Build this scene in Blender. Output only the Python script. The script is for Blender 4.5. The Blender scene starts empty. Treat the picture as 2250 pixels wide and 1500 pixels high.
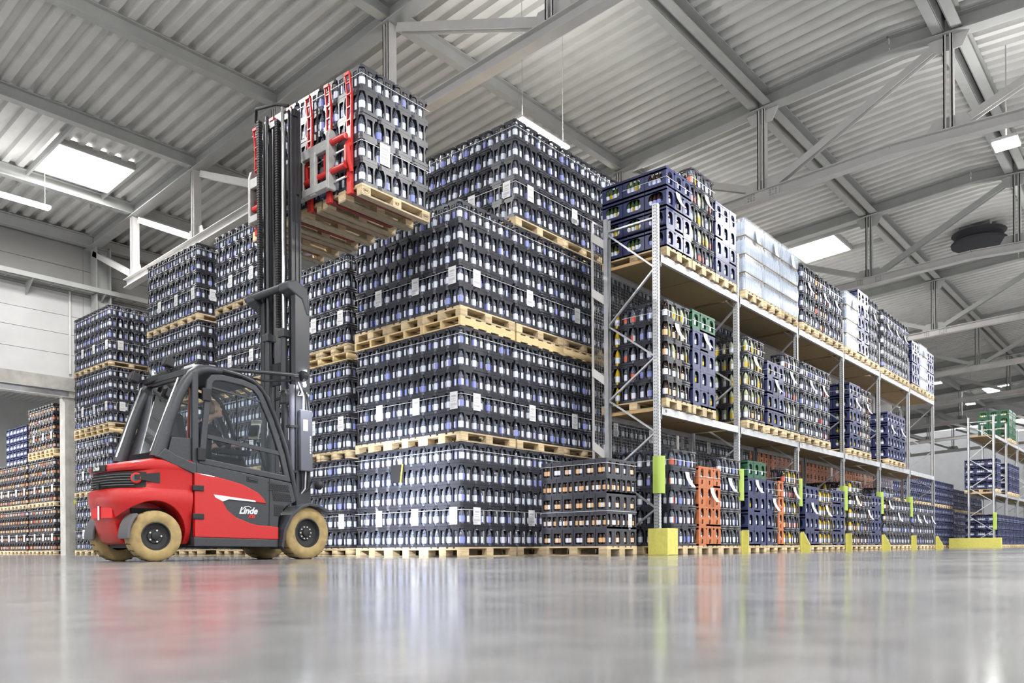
import bpy, bmesh, math, random
import numpy as np
from mathutils import Vector, Matrix
random.seed(7)
SC = bpy.context.scene
COL = SC.collection
PI = math.pi

# ------------------------------------------------------------------ camera
YAW, ROLL, CAMH = math.radians(40.7), math.radians(.37), .123
FW = Vector((math.cos(YAW), math.sin(YAW), 0)); RT = Vector((math.sin(YAW), -math.cos(YAW), 0)); UP = Vector((0, 0, 1))
cr = RT * math.cos(ROLL) - UP * math.sin(ROLL); cu = RT * math.sin(ROLL) + UP * math.cos(ROLL)
cd = bpy.data.cameras.new('camera'); cam = bpy.data.objects.new('camera', cd); COL.objects.link(cam)
cam.matrix_world = Matrix(((cr.x, cu.x, -FW.x, 0), (cr.y, cu.y, -FW.y, 0), (cr.z, cu.z, -FW.z, CAMH), (0, 0, 0, 1)))
cd.sensor_width = 36; cd.lens = 28.0; cd.shift_x = -2 / 2250; cd.shift_y = 454 / 2250
cd.clip_start = .05; cd.clip_end = 300
cd.dof.use_dof = True; cd.dof.focus_distance = 11.5; cd.dof.aperture_fstop = 4.0
SC.camera = cam
def depth(p): return (Vector(p) - Vector((0, 0, CAMH))).dot(FW)

# ------------------------------------------------------------------ world, light, exposure
W = bpy.data.worlds.new('world'); SC.world = W; W.use_nodes = True
bg = W.node_tree.nodes['Background']; bg.inputs[0].default_value = (.96, .975, 1, 1); bg.inputs[1].default_value = .85
SC.view_settings.view_transform = 'Standard'; SC.view_settings.look = 'None'
SC.view_settings.exposure = .65; SC.view_settings.gamma = 1; SC.view_settings.use_curve_mapping = False
SC.cycles.max_bounces = 4; SC.cycles.diffuse_bounces = 2; SC.cycles.glossy_bounces = 2; SC.cycles.transmission_bounces = 2
SC.cycles.use_adaptive_sampling = True; SC.cycles.adaptive_threshold = .09; SC.cycles.adaptive_min_samples = 16
SC.cycles.transparent_max_bounces = 8; SC.cycles.sample_clamp_indirect = 4; SC.cycles.use_denoising = True
SC.cycles.caustics_reflective = False; SC.cycles.caustics_refractive = False
def area_light(name, loc, sx, sy, power, color=(1, .985, .96), rot=(0, 0, 0), parent=None, spread=PI):
    l = bpy.data.lights.new(name, 'AREA'); l.shape = 'RECTANGLE'; l.size = sx; l.size_y = sy; l.energy = power; l.color = color; l.spread = spread
    o = bpy.data.objects.new(name, l); COL.objects.link(o); o.location = loc; o.rotation_euler = rot
    if parent: o.parent = parent
    return o

# ------------------------------------------------------------------ materials
def mat(name, col, rough=.5, metal=0., var=0., scale=8., bump=0., bscale=None, spec=.5, objvar=0., stretch=None, coat=0., trans=0., alpha=1., emit=0., ior=1.45):
    m = bpy.data.materials.new(name); m.use_nodes = True
    nt = m.node_tree; b = nt.nodes['Principled BSDF']
    c = (*col, 1)
    b.inputs['Base Color'].default_value = c; b.inputs['Roughness'].default_value = rough; b.inputs['Metallic'].default_value = metal
    b.inputs['Specular IOR Level'].default_value = spec; b.inputs['IOR'].default_value = ior
    b.inputs['Coat Weight'].default_value = coat; b.inputs['Transmission Weight'].default_value = trans; b.inputs['Alpha'].default_value = alpha
    if emit: b.inputs['Emission Color'].default_value = c; b.inputs['Emission Strength'].default_value = emit
    if var or bump:
        tc = nt.nodes.new('ShaderNodeTexCoord'); mp = nt.nodes.new('ShaderNodeMapping'); nt.links.new(tc.outputs['Object'], mp.inputs[0])
        if stretch: mp.inputs['Scale'].default_value = stretch
        n = nt.nodes.new('ShaderNodeTexNoise'); n.inputs['Scale'].default_value = scale; n.inputs['Detail'].default_value = 2; n.inputs['Roughness'].default_value = .6
        nt.links.new(mp.outputs[0], n.inputs['Vector'])
        if var:
            r = nt.nodes.new('ShaderNodeMapRange'); r.inputs[1].default_value = .3; r.inputs[2].default_value = .7
            r.inputs[3].default_value = 1 - var; r.inputs[4].default_value = 1 + var; nt.links.new(n.outputs[0], r.inputs[0])
            val = r.outputs[0]
            if objvar:
                oi = nt.nodes.new('ShaderNodeObjectInfo'); r2 = nt.nodes.new('ShaderNodeMapRange'); r2.inputs[3].default_value = 1 - objvar; r2.inputs[4].default_value = 1 + objvar * .5
                nt.links.new(oi.outputs['Random'], r2.inputs[0]); mu = nt.nodes.new('ShaderNodeMath'); mu.operation = 'MULTIPLY'
                nt.links.new(val, mu.inputs[0]); nt.links.new(r2.outputs[0], mu.inputs[1]); val = mu.outputs[0]
            mx = nt.nodes.new('ShaderNodeVectorMath'); mx.operation = 'SCALE'; mx.inputs[0].default_value = col
            nt.links.new(val, mx.inputs['Scale']); nt.links.new(mx.outputs[0], b.inputs['Base Color'])
        if bump:
            bn = nt.nodes.new('ShaderNodeBump'); bn.inputs['Strength'].default_value = bump; bn.inputs['Distance'].default_value = .01
            if bscale:
                n2 = nt.nodes.new('ShaderNodeTexNoise'); n2.inputs['Scale'].default_value = bscale; n2.inputs['Detail'].default_value = 3
                nt.links.new(mp.outputs[0], n2.inputs['Vector']); nt.links.new(n2.outputs[0], bn.inputs['Height'])
            else: nt.links.new(n.outputs[0], bn.inputs['Height'])
            nt.links.new(bn.outputs[0], b.inputs['Normal'])
    return m
M = {}
M['crate'] = mat('black crate plastic', (.036, .037, .048), .36, var=.2, scale=14, spec=.45)
M['crate_j'] = mat('slate crate plastic', (.06, .062, .078), .42, var=.15, scale=12)
M['blue'] = mat('blue crate plastic', (.036, .044, .118), .36, var=.15, scale=9)
M['orange'] = mat('orange crate plastic', (.50, .165, .065), .45, var=.15, scale=9)
M['green'] = mat('green crate plastic', (.02, .10, .05), .4, var=.15, scale=9)
M['glass'] = mat('clear bottle', (.105, .12, .16), .06, spec=1., var=.9, scale=60, bump=1., bscale=45)  # strong colour noise paints sparkling glints into the bottle colour
M['glass_y'] = mat('yellow drink bottle', (.55, .38, .02), .1, spec=.8)
M['glass_p'] = mat('pale lemonade bottle', (.34, .38, .24), .1, spec=.8)
M['glass_b'] = mat('brown bottle', (.022, .010, .006), .07, spec=.8)
M['glass_g'] = mat('green glass bottle', (.05, .09, .03), .07, spec=.8)
M['lab_w'] = mat('white bottle label', (.74, .79, .92), .45)
M['lab_b'] = mat('blue bottle label', (.26, .30, .72), .45)
M['lab_o'] = mat('orange bottle label', (.75, .46, .24), .45)
M['lab_r'] = mat('red bottle label', (.62, .12, .08), .45)
M['cap'] = mat('dark bottle cap', (.012, .012, .016), .35)
M['cap_b'] = mat('blue bottle cap', (.03, .03, .20), .35)
M['wood'] = mat('pallet pine', (.63, .49, .30), .75, var=.22, scale=5, bump=.25, stretch=(1, 9, 9), objvar=.28)
M['wood_n'] = mat('fresh pallet pine', (.72, .54, .29), .7, var=.12, scale=5, bump=.15, stretch=(1, 9, 9), objvar=.1)
M['wood_d'] = mat('weathered pallet board', (.44, .36, .25), .85, var=.3, scale=6, bump=.3, stretch=(1, 8, 8), objvar=.25)
M['paper'] = mat('white label paper', (.83, .83, .84), .6)
M['print'] = mat('grey print', (.52, .52, .55), .6)
M['strap'] = mat('white strap', (.6, .62, .64), .35)
M['galv'] = mat('galvanised steel', (.60, .61, .63), .38, metal=.55, var=.12, scale=5)
M['hole'] = mat('punched hole dark', (.06, .06, .065), .8)
M['deck'] = mat('chipboard deck', (.30, .225, .12), .8, var=.12, scale=40, bump=.1)
M['deck_edge'] = mat('chipboard edge', (.55, .36, .18), .8, var=.1, scale=30)
M['yellow'] = mat('yellow guard paint', (.66, .61, .15), .45, var=.08, scale=14, bump=.08)
M['lime'] = mat('lime column guard', (.40, .53, .11), .4)
M['roof'] = mat('corrugated roof sheet', (.80, .80, .775), .5, var=.07, scale=1.2)
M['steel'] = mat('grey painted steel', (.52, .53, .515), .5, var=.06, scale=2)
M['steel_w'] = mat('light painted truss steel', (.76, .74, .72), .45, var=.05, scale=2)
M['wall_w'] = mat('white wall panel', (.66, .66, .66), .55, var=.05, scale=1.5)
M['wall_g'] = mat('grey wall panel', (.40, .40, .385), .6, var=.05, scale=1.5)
M['conc'] = mat('concrete', (.47, .46, .43), .8, var=.15, scale=3, bump=.2)
M['lampfar'] = mat('far lamp diffuser', (1, .99, .96), emit=3)
M['cover'] = mat('brushed cover steel', (.12, .125, .15), .3, metal=.4)
M['lamp'] = mat('lamp diffuser', (1, .99, .96), emit=16)
M['sky'] = mat('skylight pane', (1, .98, .95), emit=5)
M['lampbody'] = mat('lamp housing', (.75, .75, .75), .4)
M['dark'] = mat('dark plastic', (.018, .0185, .021), .55)
M['fan'] = mat('dark fan drum', (.035, .035, .045), .6)
M['red'] = mat('red truck paint', (.50, .012, .012), .32, var=.05, scale=60, bump=.25, bscale=260, coat=.3)
M['char'] = mat('charcoal cab paint', (.045, .048, .055), .42, var=.1, scale=30, bump=.1, bscale=300)
M['char_g'] = mat('glossy charcoal steel', (.04, .042, .048), .28)
M['mast'] = mat('dark mast steel', (.028, .029, .032), .3, var=.2, scale=8)
M['fork'] = mat('worn fork steel', (.20, .035, .03), .5, var=.3, scale=6)
M['chrome'] = mat('chrome', (.85, .86, .87), .08, metal=1)
M['tyre'] = mat('tan tyre rubber', (.36, .26, .115), .75, var=.22, scale=9, bump=.15)
M['rubber'] = mat('black rubber', (.03, .03, .032), .7)
M['cargrey'] = mat('grey clamp paint', (.42, .42, .41), .5, var=.15, scale=7)
M['clampred'] = mat('red clamp paint', (.58, .035, .03), .35, var=.08, scale=9)
M['silver'] = mat('silver trim', (.70, .71, .74), .35)
M['mud'] = mat('grey mudguard', (.12, .12, .125), .6)
M['lens'] = mat('lamp lens', (.08, .08, .09), .05, spec=1)
M['ledw'] = mat('white led', (.9, .95, 1), emit=25)
M['seatred'] = mat('orange seat belt', (.55, .10, .03), .6)
M['winglass'] = None
M['white'] = mat('white print', (.85, .85, .85), .5)
M['redprint'] = mat('red print', (.75, .03, .03), .5)
M['black'] = mat('black print', (.02, .02, .02), .6)
M['skin'] = mat('skin', (.70, .45, .35), .5, var=.06, scale=20)
M['navy'] = mat('dark navy workwear', (.018, .022, .035), .8, var=.2, scale=20)
M['hair'] = mat('short hair', (.30, .21, .15), .8)
M['screen'] = mat('display back', (.62, .6, .56), .5)
M['wire'] = mat('grey wire', (.42, .42, .42), .4, metal=.4)
M['film'] = None
M['pet'] = mat('light blue bottle pack', (.50, .58, .72), .12, spec=1., var=.2, scale=6)
M['pouch'] = mat('black pouch', (.02, .02, .022), .35)
M['hiviz'] = mat('yellow edge', (.85, .85, .08), .5)
def glassmat(name, tint, alpha, rough=.02, ior=1.32):
    m = bpy.data.materials.new(name); m.use_nodes = True; nt = m.node_tree; nt.nodes.remove(nt.nodes['Principled BSDF'])
    out = nt.nodes['Material Output']; t = nt.nodes.new('ShaderNodeBsdfTransparent'); t.inputs[0].default_value = (*tint, 1)
    g = nt.nodes.new('ShaderNodeBsdfGlossy'); g.inputs['Roughness'].default_value = rough; g.inputs[0].default_value = (.9, .92, .95, 1)
    fr = nt.nodes.new('ShaderNodeFresnel'); fr.inputs[0].default_value = ior
    ad = nt.nodes.new('ShaderNodeMath'); ad.operation = 'ADD'; ad.inputs[1].default_value = alpha; nt.links.new(fr.outputs[0], ad.inputs[0])
    mx = nt.nodes.new('ShaderNodeMixShader'); nt.links.new(ad.outputs[0], mx.inputs[0]); nt.links.new(t.outputs[0], mx.inputs[1]); nt.links.new(g.outputs[0], mx.inputs[2]); nt.links.new(mx.outputs[0], out.inputs[0])
    return m
M['winglass'] = glassmat('cab window glass', (.86, .89, .90), .0)
def filmmat():
    m = bpy.data.materials.new('stretch film'); m.use_nodes = True; nt = m.node_tree; nt.nodes.remove(nt.nodes['Principled BSDF']); out = nt.nodes['Material Output']
    t = nt.nodes.new('ShaderNodeBsdfTransparent'); d = nt.nodes.new('ShaderNodeBsdfDiffuse'); d.inputs[0].default_value = (.75, .82, .93, 1); g = nt.nodes.new('ShaderNodeBsdfGlossy'); g.inputs['Roughness'].default_value = .2
    a = nt.nodes.new('ShaderNodeMixShader'); b = nt.nodes.new('ShaderNodeMixShader'); a.inputs[0].default_value = .22; b.inputs[0].default_value = .18
    nt.links.new(t.outputs[0], a.inputs[1]); nt.links.new(d.outputs[0], a.inputs[2]); nt.links.new(a.outputs[0], b.inputs[1]); nt.links.new(g.outputs[0], b.inputs[2]); nt.links.new(b.outputs[0], out.inputs[0]); return m
M['film'] = filmmat()

# floor: polished concrete
def floormat():
    m = mat('polished concrete floor', (.46, .455, .45), .3)
    nt = m.node_tree; b = nt.nodes['Principled BSDF']
    g = nt.nodes.new('ShaderNodeNewGeometry')
    n1 = nt.nodes.new('ShaderNodeTexNoise'); n1.inputs['Scale'].default_value = .55; n1.inputs['Detail'].default_value = 7; n1.inputs['Roughness'].default_value = .62
    n2 = nt.nodes.new('ShaderNodeTexNoise'); n2.inputs['Scale'].default_value = 9; n2.inputs['Detail'].default_value = 6
    for n in (n1, n2): nt.links.new(g.outputs['Position'], n.inputs['Vector'])
    ad = nt.nodes.new('ShaderNodeMath'); ad.operation = 'ADD'; nt.links.new(n1.outputs[0], ad.inputs[0]); nt.links.new(n2.outputs[0], ad.inputs[1])
    cr_ = nt.nodes.new('ShaderNodeMapRange'); cr_.inputs[1].default_value = .7; cr_.inputs[2].default_value = 1.35; cr_.inputs[3].default_value = .18; cr_.inputs[4].default_value = .275
    nt.links.new(ad.outputs[0], cr_.inputs[0])
    cb = nt.nodes.new('ShaderNodeCombineColor')
    for i in range(3): nt.links.new(cr_.outputs[0], cb.inputs[i])
    nt.links.new(cb.outputs[0], b.inputs['Base Color'])
    rr = nt.nodes.new('ShaderNodeMapRange'); rr.inputs[1].default_value = .35; rr.inputs[2].default_value = .7; rr.inputs[3].default_value = .11; rr.inputs[4].default_value = .22
    nt.links.new(n1.outputs[0], rr.inputs[0]); nt.links.new(rr.outputs[0], b.inputs['Roughness'])
    b.inputs['Specular IOR Level'].default_value = .5
    return m
M['floor'] = floormat()

# ------------------------------------------------------------------ mesh helpers
class MB:
    def __init__(s): s.v = []; s.f = []; s.mi = []
    def add(s, vs, fs, mi=0):
        o = len(s.v); s.v += [tuple(p) for p in vs]; s.f += [tuple(i + o for i in f) for f in fs]; s.mi += [mi] * len(fs); return s
    def bx(s, x0, x1, y0, y1, z0, z1, mi=0):
        return s.add([(x0, y0, z0), (x1, y0, z0), (x1, y1, z0), (x0, y1, z0), (x0, y0, z1), (x1, y0, z1), (x1, y1, z1), (x0, y1, z1)],
                     [(0, 3, 2, 1), (4, 5, 6, 7), (0, 1, 5, 4), (1, 2, 6, 5), (2, 3, 7, 6), (3, 0, 4, 7)], mi)
    def prism(s, poly, axis, a, b, mi=0):
        n = len(poly)
        ar = sum(poly[i][0] * poly[(i + 1) % n][1] - poly[(i + 1) % n][0] * poly[i][1] for i in range(n))
        if ar < 0: poly = poly[::-1]
        if a > b: a, b = b, a
        mk = {'z': lambda p, t: (p[0], p[1], t), 'y': lambda p, t: (p[0], t, p[1]), 'x': lambda p, t: (t, p[0], p[1])}[axis]
        vs = [mk(p, a) for p in poly] + [mk(p, b) for p in poly]
        fs = [tuple(range(n))[::-1], tuple(range(n, 2 * n))] + [(i, (i + 1) % n, (i + 1) % n + n, i + n) for i in range(n)]
        if axis == 'y': fs = [f[::-1] for f in fs]
        return s.add(vs, fs, mi)
    def tube(s, pts, r, n=8, mi=0, caps=True):
        pts = [Vector(p) for p in pts]; rs = r if isinstance(r, (list, tuple)) else [r] * len(pts)
        vs = []; up = None
        for i, p in enumerate(pts):
            d = ((pts[min(i + 1, len(pts) - 1)] - pts[max(i - 1, 0)])).normalized()
            if up is None: up = Vector((0, 0, 1)) if abs(d.z) < .9 else Vector((1, 0, 0))
            a = d.cross(up).normalized(); b = a.cross(d).normalized(); up = b
            vs += [p + (a * math.cos(2 * PI * k / n) + b * math.sin(2 * PI * k / n)) * rs[i] for k in range(n)]
        fs = [(i * n + k, i * n + (k + 1) % n, (i + 1) * n + (k + 1) % n, (i + 1) * n + k) for i in range(len(pts) - 1) for k in range(n)]
        if caps: fs += [tuple(range(n))[::-1], tuple(range((len(pts) - 1) * n, len(pts) * n))]
        return s.add(vs, fs, mi)
    def lathe(s, prof, n=16, c=(0, 0, 0), axis='z', mi=0, caps=True):   # prof (r, t, optional mi)
        vs = []; fs = []; ms = []
        for p in prof:
            for k in range(n):
                a = 2 * PI * k / n; x, y, t = p[0] * math.cos(a), p[0] * math.sin(a), p[1]
                q = {'z': (x, y, t), 'y': (x, t, -y), 'x': (t, x, y)}[axis]
                vs.append((q[0] + c[0], q[1] + c[1], q[2] + c[2]))
        o = len(s.v)
        for i in range(len(prof) - 1):
            m_ = prof[i][2] if len(prof[i]) > 2 else mi
            for k in range(n):
                fs.append((i * n + k, i * n + (k + 1) % n, (i + 1) * n + (k + 1) % n, (i + 1) * n + k)); ms.append(m_)
        if caps: fs.append(tuple(range(n))[::-1]); ms.append(mi); fs.append(tuple(range((len(prof) - 1) * n, len(prof) * n))); ms.append(mi)
        s.v += vs; s.f += [tuple(i + o for i in f) for f in fs]; s.mi += ms
        return s
    def ibeam(s, p0, p1, w, d, tf=.02, tw=.014, up=(0, 0, 1), mi=0):   # p0,p1 at the underside centre
        p0, p1 = Vector(p0), Vector(p1); ax = (p1 - p0).normalized(); up = Vector(up); sd = ax.cross(up).normalized(); up = sd.cross(ax).normalized()
        a, t = w / 2, tw / 2
        pr = [(-a, 0), (a, 0), (a, tf), (t, tf), (t, d - tf), (a, d - tf), (a, d), (-a, d), (-a, d - tf), (-t, d - tf), (-t, tf), (-a, tf)]
        n = len(pr); vs = [p + sd * q[0] + up * q[1] for p in (p0, p1) for q in pr]
        fs = [(i, i + n, (i + 1) % n + n, (i + 1) % n) for i in range(n)] + [(0, 1, 2, 3, 10, 11), (3, 4, 9, 10), (4, 5, 6, 7, 8, 9), (n, n + 11, n + 10, n + 3, n + 2, n + 1), (n + 3, n + 10, n + 9, n + 4), (n + 4, n + 9, n + 8, n + 7, n + 6, n + 5)]
        return s.add(vs, fs, mi)
    def bar(s, p0, p1, w, d, up=(0, 0, 1), mi=0):     # rectangular bar about the centre line
        p0, p1 = Vector(p0), Vector(p1); ax = (p1 - p0).normalized(); up = Vector(up); sd = ax.cross(up)
        if sd.length < 1e-4: sd = ax.cross(Vector((1, 0, 0)))
        sd.normalize(); up = sd.cross(ax).normalized()
        vs = [p + sd * a * w / 2 + up * b * d / 2 for p in (p0, p1) for a, b in ((-1, -1), (1, -1), (1, 1), (-1, 1))]
        return s.add(vs, [(0, 1, 2, 3), (7, 6, 5, 4), (0, 4, 5, 1), (1, 5, 6, 2), (2, 6, 7, 3), (3, 7, 4, 0)], mi)
    def mesh(s, name, mats, smooth=False):
        me = bpy.data.meshes.new(name); me.from_pydata(s.v, [], s.f)
        for m in (mats if isinstance(mats, (list, tuple)) else [mats]): me.materials.append(m)
        if any(s.mi): me.polygons.foreach_set('material_index', s.mi)
        me.update()
        bm = bmesh.new(); bm.from_mesh(me); bmesh.ops.recalc_face_normals(bm, faces=bm.faces); bm.to_mesh(me); bm.free()
        if smooth: me.polygons.foreach_set('use_smooth', [True] * len(me.polygons)); me.set_sharp_from_angle(angle=math.radians(40))
        return me
    def build(s, name, mats, parent=None, smooth=False, loc=None, bevel=0):
        return link(name, s.mesh(name, mats, smooth), parent, loc, bevel)
def link(name, me, parent=None, loc=None, bevel=0, rz=0):
    o = bpy.data.objects.new(name, me); COL.objects.link(o)
    if parent: o.parent = parent
    if loc is not None: o.location = loc
    if rz: o.rotation_euler = (0, 0, rz)
    if bevel:
        b = o.modifiers.new('bevel', 'BEVEL'); b.width = bevel; b.segments = 2; b.limit_method = 'ANGLE'; b.angle_limit = math.radians(40)
    return o
def tag(o, label=None, cat=None, group=None, kind=None):
    if label: o['label'] = label
    if cat: o['category'] = cat
    if group: o['group'] = group
    if kind: o['kind'] = kind
    return o
def empty(name, loc=(0, 0, 0), rz=0, parent=None):
    o = bpy.data.objects.new(name, None); COL.objects.link(o); o.location = loc; o.rotation_euler = (0, 0, rz); o.empty_display_size = .2
    if parent: o.parent = parent
    return o
def text_mesh(txt, size, shear=0, bold=0):
    c = bpy.data.curves.new('txt', 'FONT'); c.body = txt; c.size = size; c.shear = shear; c.offset = bold; c.extrude = .0012; c.align_x = 'CENTER'; c.align_y = 'CENTER'
    o = bpy.data.objects.new('txt', c); COL.objects.link(o)
    me = bpy.data.meshes.new_from_object(o.evaluated_get(bpy.context.evaluated_depsgraph_get())); bpy.data.objects.remove(o); return me
def text(name, txt, size, m, parent, loc, rot, shear=0, bold=0):
    me = text_mesh(txt, size, shear, bold); me.materials.clear(); me.materials.append(m)
    o = link(name, me, parent, loc); o.rotation_euler = rot; return o
ORD = ['zeroth', 'first', 'second', 'third', 'fourth', 'fifth', 'sixth', 'seventh', 'eighth', 'ninth', 'tenth', 'eleventh', 'twelfth', 'thirteenth', 'fourteenth', 'fifteenth', 'sixteenth', 'seventeenth', 'eighteenth', 'nineteenth', 'twentieth'] + ['twenty-' + w for w in 'first second third fourth fifth sixth seventh eighth ninth'.split()] + ['thirtieth'] + ['thirty-' + w for w in 'first second third fourth fifth sixth seventh eighth ninth'.split()] + ['fortieth']

class Mass:   # joins many transformed copies of small meshes into one object
    def __init__(s): s.v = []; s.l = []; s.mi = []; s.n = 0
    cache = {}
    def prep(s, me):
        if me.name not in Mass.cache:
            nv = len(me.vertices); co = np.empty(nv * 3, np.float32); me.vertices.foreach_get('co', co)
            lt = np.empty(len(me.loops), np.int32); me.loops.foreach_get('vertex_index', lt)
            ps = np.empty(len(me.polygons), np.int32); pt = np.empty(len(me.polygons), np.int32); pm = np.empty(len(me.polygons), np.int32)
            me.polygons.foreach_get('loop_start', ps); me.polygons.foreach_get('loop_total', pt); me.polygons.foreach_get('material_index', pm)
            Mass.cache[me.name] = (co.reshape(-1, 3), lt, pt, pm)
        return Mass.cache[me.name]
    def put(s, me, loc, rz=0, mio=0):
        co, lt, pt, pm = s.prep(me); c, n = math.cos(rz), math.sin(rz)
        x = co[:, 0] * c - co[:, 1] * n + loc[0]; y = co[:, 0] * n + co[:, 1] * c + loc[1]; z = co[:, 2] + loc[2]
        s.v.append(np.stack([x, y, z], 1)); s.l.append((lt + s.n, pt, pm + mio)); s.n += len(co)
    def build(s, name, mats, smooth=False):
        if not s.v: return None
        v = np.concatenate(s.v); lt = np.concatenate([a[0] for a in s.l]); pt = np.concatenate([a[1] for a in s.l]); pm = np.concatenate([a[2] for a in s.l])
        me = bpy.data.meshes.new(name); me.vertices.add(len(v)); me.vertices.foreach_set('co', v.astype(np.float32).ravel())
        me.loops.add(len(lt)); me.loops.foreach_set('vertex_index', lt.astype(np.int32))
        me.polygons.add(len(pt)); st = np.concatenate([[0], np.cumsum(pt)[:-1]]).astype(np.int32)
        me.polygons.foreach_set('loop_start', st); me.polygons.foreach_set('loop_total', pt.astype(np.int32)); me.polygons.foreach_set('material_index', pm.astype(np.int32))
        for m in mats: me.materials.append(m)
        if smooth: me.polygons.foreach_set('use_smooth', np.ones(len(pt), bool))
        me.update(calc_edges=True); me.validate()
        return link(name, me)

# ================================================================== structure
RIDGE = 5.0
def Htop(y): return 10.7 - .062 * abs(y - RIDGE)
def Hbot(y): return 8.51 - .045 * abs(y - RIDGE)
TRX = [10.2 + 8.17 * i for i in range(-2, 9)]
NODES = [26.0, 22.9, 19.4, 15.7, 11.85, 7.85, 3.85, -.15, -4.15, -7.85, -11.5, -15.2]
YW = 26.0
fl = MB(); fl.add([(-20, -40, 0), (95, -40, 0), (95, 60, 0), (-20, 60, 0)], [(0, 1, 2, 3)])
tag(fl.build('floor', M['floor']), 'polished light grey concrete floor', kind='structure')

ceil = tag(empty('ceiling'), 'corrugated grey metal roof on steel purlins', kind='structure')
def sheet(xa, xb, ya, yb, zf):
    b = MB(); xs = []; x = xa; pr = [(0, 0), (.14, 0), (.165, .115), (.32, .115)]
    while x < xb:
        xs += [(x + p[0], p[1]) for p in pr if x + p[0] <= xb]; x += .345
    xs.append((xb, 0)); n = len(xs)
    b.add([(x, ya, zf(ya) + h) for x, h in xs] + [(x, yb, zf(yb) + h) for x, h in xs], [(i, i + n, i + n + 1, i + 1) for i in range(n - 1)])
    return b
for i in range(len(TRX) - 1):
    for ya, yb in ((-15.2, RIDGE), (RIDGE, 26.1)):
        sheet(TRX[i], TRX[i + 1], ya, yb, lambda y: Htop(y) + .37).build('roof_sheet', M['roof'], ceil)
    for y in NODES[1:]:
        z = Htop(y) + .06
        if y in (7.85, 3.85, -.15):
            for s in (-1, 1):
                b = MB(); yy = y + s * .17; b.bx(TRX[i] + .05, TRX[i + 1] - .05, yy - .1, yy + .1, z, z + .02); b.bx(TRX[i] + .05, TRX[i + 1] - .05, yy - s * .1 - .008, yy - s * .1 + .008, z, z + .3); b.bx(TRX[i] + .05, TRX[i + 1] - .05, yy - .1, yy + .1, z + .28, z + .3)
                b.build('purlin', M['steel'], ceil)
            MB().bx(TRX[i] + .05, TRX[i + 1] - .05, y - .07, y + .07, z + .27, z + .29).build('purlin_slot_shade', M['dark'], ceil)  # added dark strip, paints shade into the slot between the double purlins
        else:
            MB().ibeam((TRX[i] + .02, y, z), (TRX[i + 1] - .02, y, z), .2, .3).build('purlin', M['steel'], ceil)
    MB().ibeam((TRX[i] + .02, 25.7, Htop(25.7) + .0), (TRX[i + 1] - .02, 25.7, Htop(25.7)), .22, .34).build('purlin', M['steel'], ceil)
for ti, x in enumerate(TRX):
    if x < -2: continue
    near = ti in (3, 4, 5)
    t = tag(empty('roof_truss', (0, 0, 0)), '%s steel roof truss counted from the forklift, spanning the hall' % ORD[max(ti - 2, 0)] if ti > 2 else 'steel roof truss above the polished foreground floor', 'truss', 'roof trusses', 'structure')
    for a, b_ in ((26.0, RIDGE), (RIDGE, -15.2)):
        MB().ibeam((x, a, Htop(a)), (x, b_, Htop(b_)), .3, .36, .025, .016).build('top_chord', M['steel'], t)
    for a, b_ in ((23.4, RIDGE), (RIDGE, -13)):
        MB().ibeam((x, a, Hbot(a)), (x, b_, Hbot(b_)), .21, .24, .018, .014).build('bottom_chord', M['steel_w'], t)
    for k, y in enumerate(NODES[1:-1]):
        for s in (-1, 1):
            b = MB(); b.bx(x - .1, x + .1, y + s * .075 - .012, y + s * .075 + .012, Hbot(y) + .25, Htop(y)); b.bx(x - .1, x - .085, y + s * .075 - .02 if s < 0 else y + .03, y + s * .075 + .012 if s > 0 else y - .03, Hbot(y) + .25, Htop(y))
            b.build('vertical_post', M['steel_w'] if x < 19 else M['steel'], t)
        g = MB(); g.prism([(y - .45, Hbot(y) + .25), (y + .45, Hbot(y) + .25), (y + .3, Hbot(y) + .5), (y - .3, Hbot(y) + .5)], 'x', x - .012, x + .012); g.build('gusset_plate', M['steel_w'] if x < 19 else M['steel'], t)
        if near:
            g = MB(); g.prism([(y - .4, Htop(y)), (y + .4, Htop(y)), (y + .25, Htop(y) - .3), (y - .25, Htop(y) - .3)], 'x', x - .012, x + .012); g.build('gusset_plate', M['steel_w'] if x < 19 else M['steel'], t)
    for k in range(len(NODES) - 2):
        a, b_ = NODES[k], NODES[k + 1]
        if b_ >= 7.8: p, q = (x, a - .2, Htop(a - .2) - .12), (x, b_ + .35, Hbot(b_) + .38)
        else: p, q = (x, a - .35, Hbot(a) + .38), (x, b_ + .25, Htop(b_) - .12)
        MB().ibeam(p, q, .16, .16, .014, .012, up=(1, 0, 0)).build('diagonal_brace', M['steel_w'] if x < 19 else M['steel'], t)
    if ti in (3, 4, 5, 6, 7):
        y = 7.85; pl = MB(); pl.prism([(y - .42, Hbot(y - .42) + .03), (y + .42, Hbot(y + .42) + .03), (y + .42, Hbot(y + .42) + .23), (y - .42, Hbot(y - .42) + .23)], 'x', x - .04, x + .04)
        pl = pl.build('splice_plate', M['steel_w'], t)
        if near:
            for yy in (-.34, -.27, -.2, .2, .27, .34):
                for zz in (.07, .13, .19):
                    if (yy, zz) == (-.27, .13): continue
                    MB().lathe([(.02, -.062), (.02, -.038)], 6, (x, y + yy, Hbot(y) + zz), 'x').build('bolt', M['steel'], pl)

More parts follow.
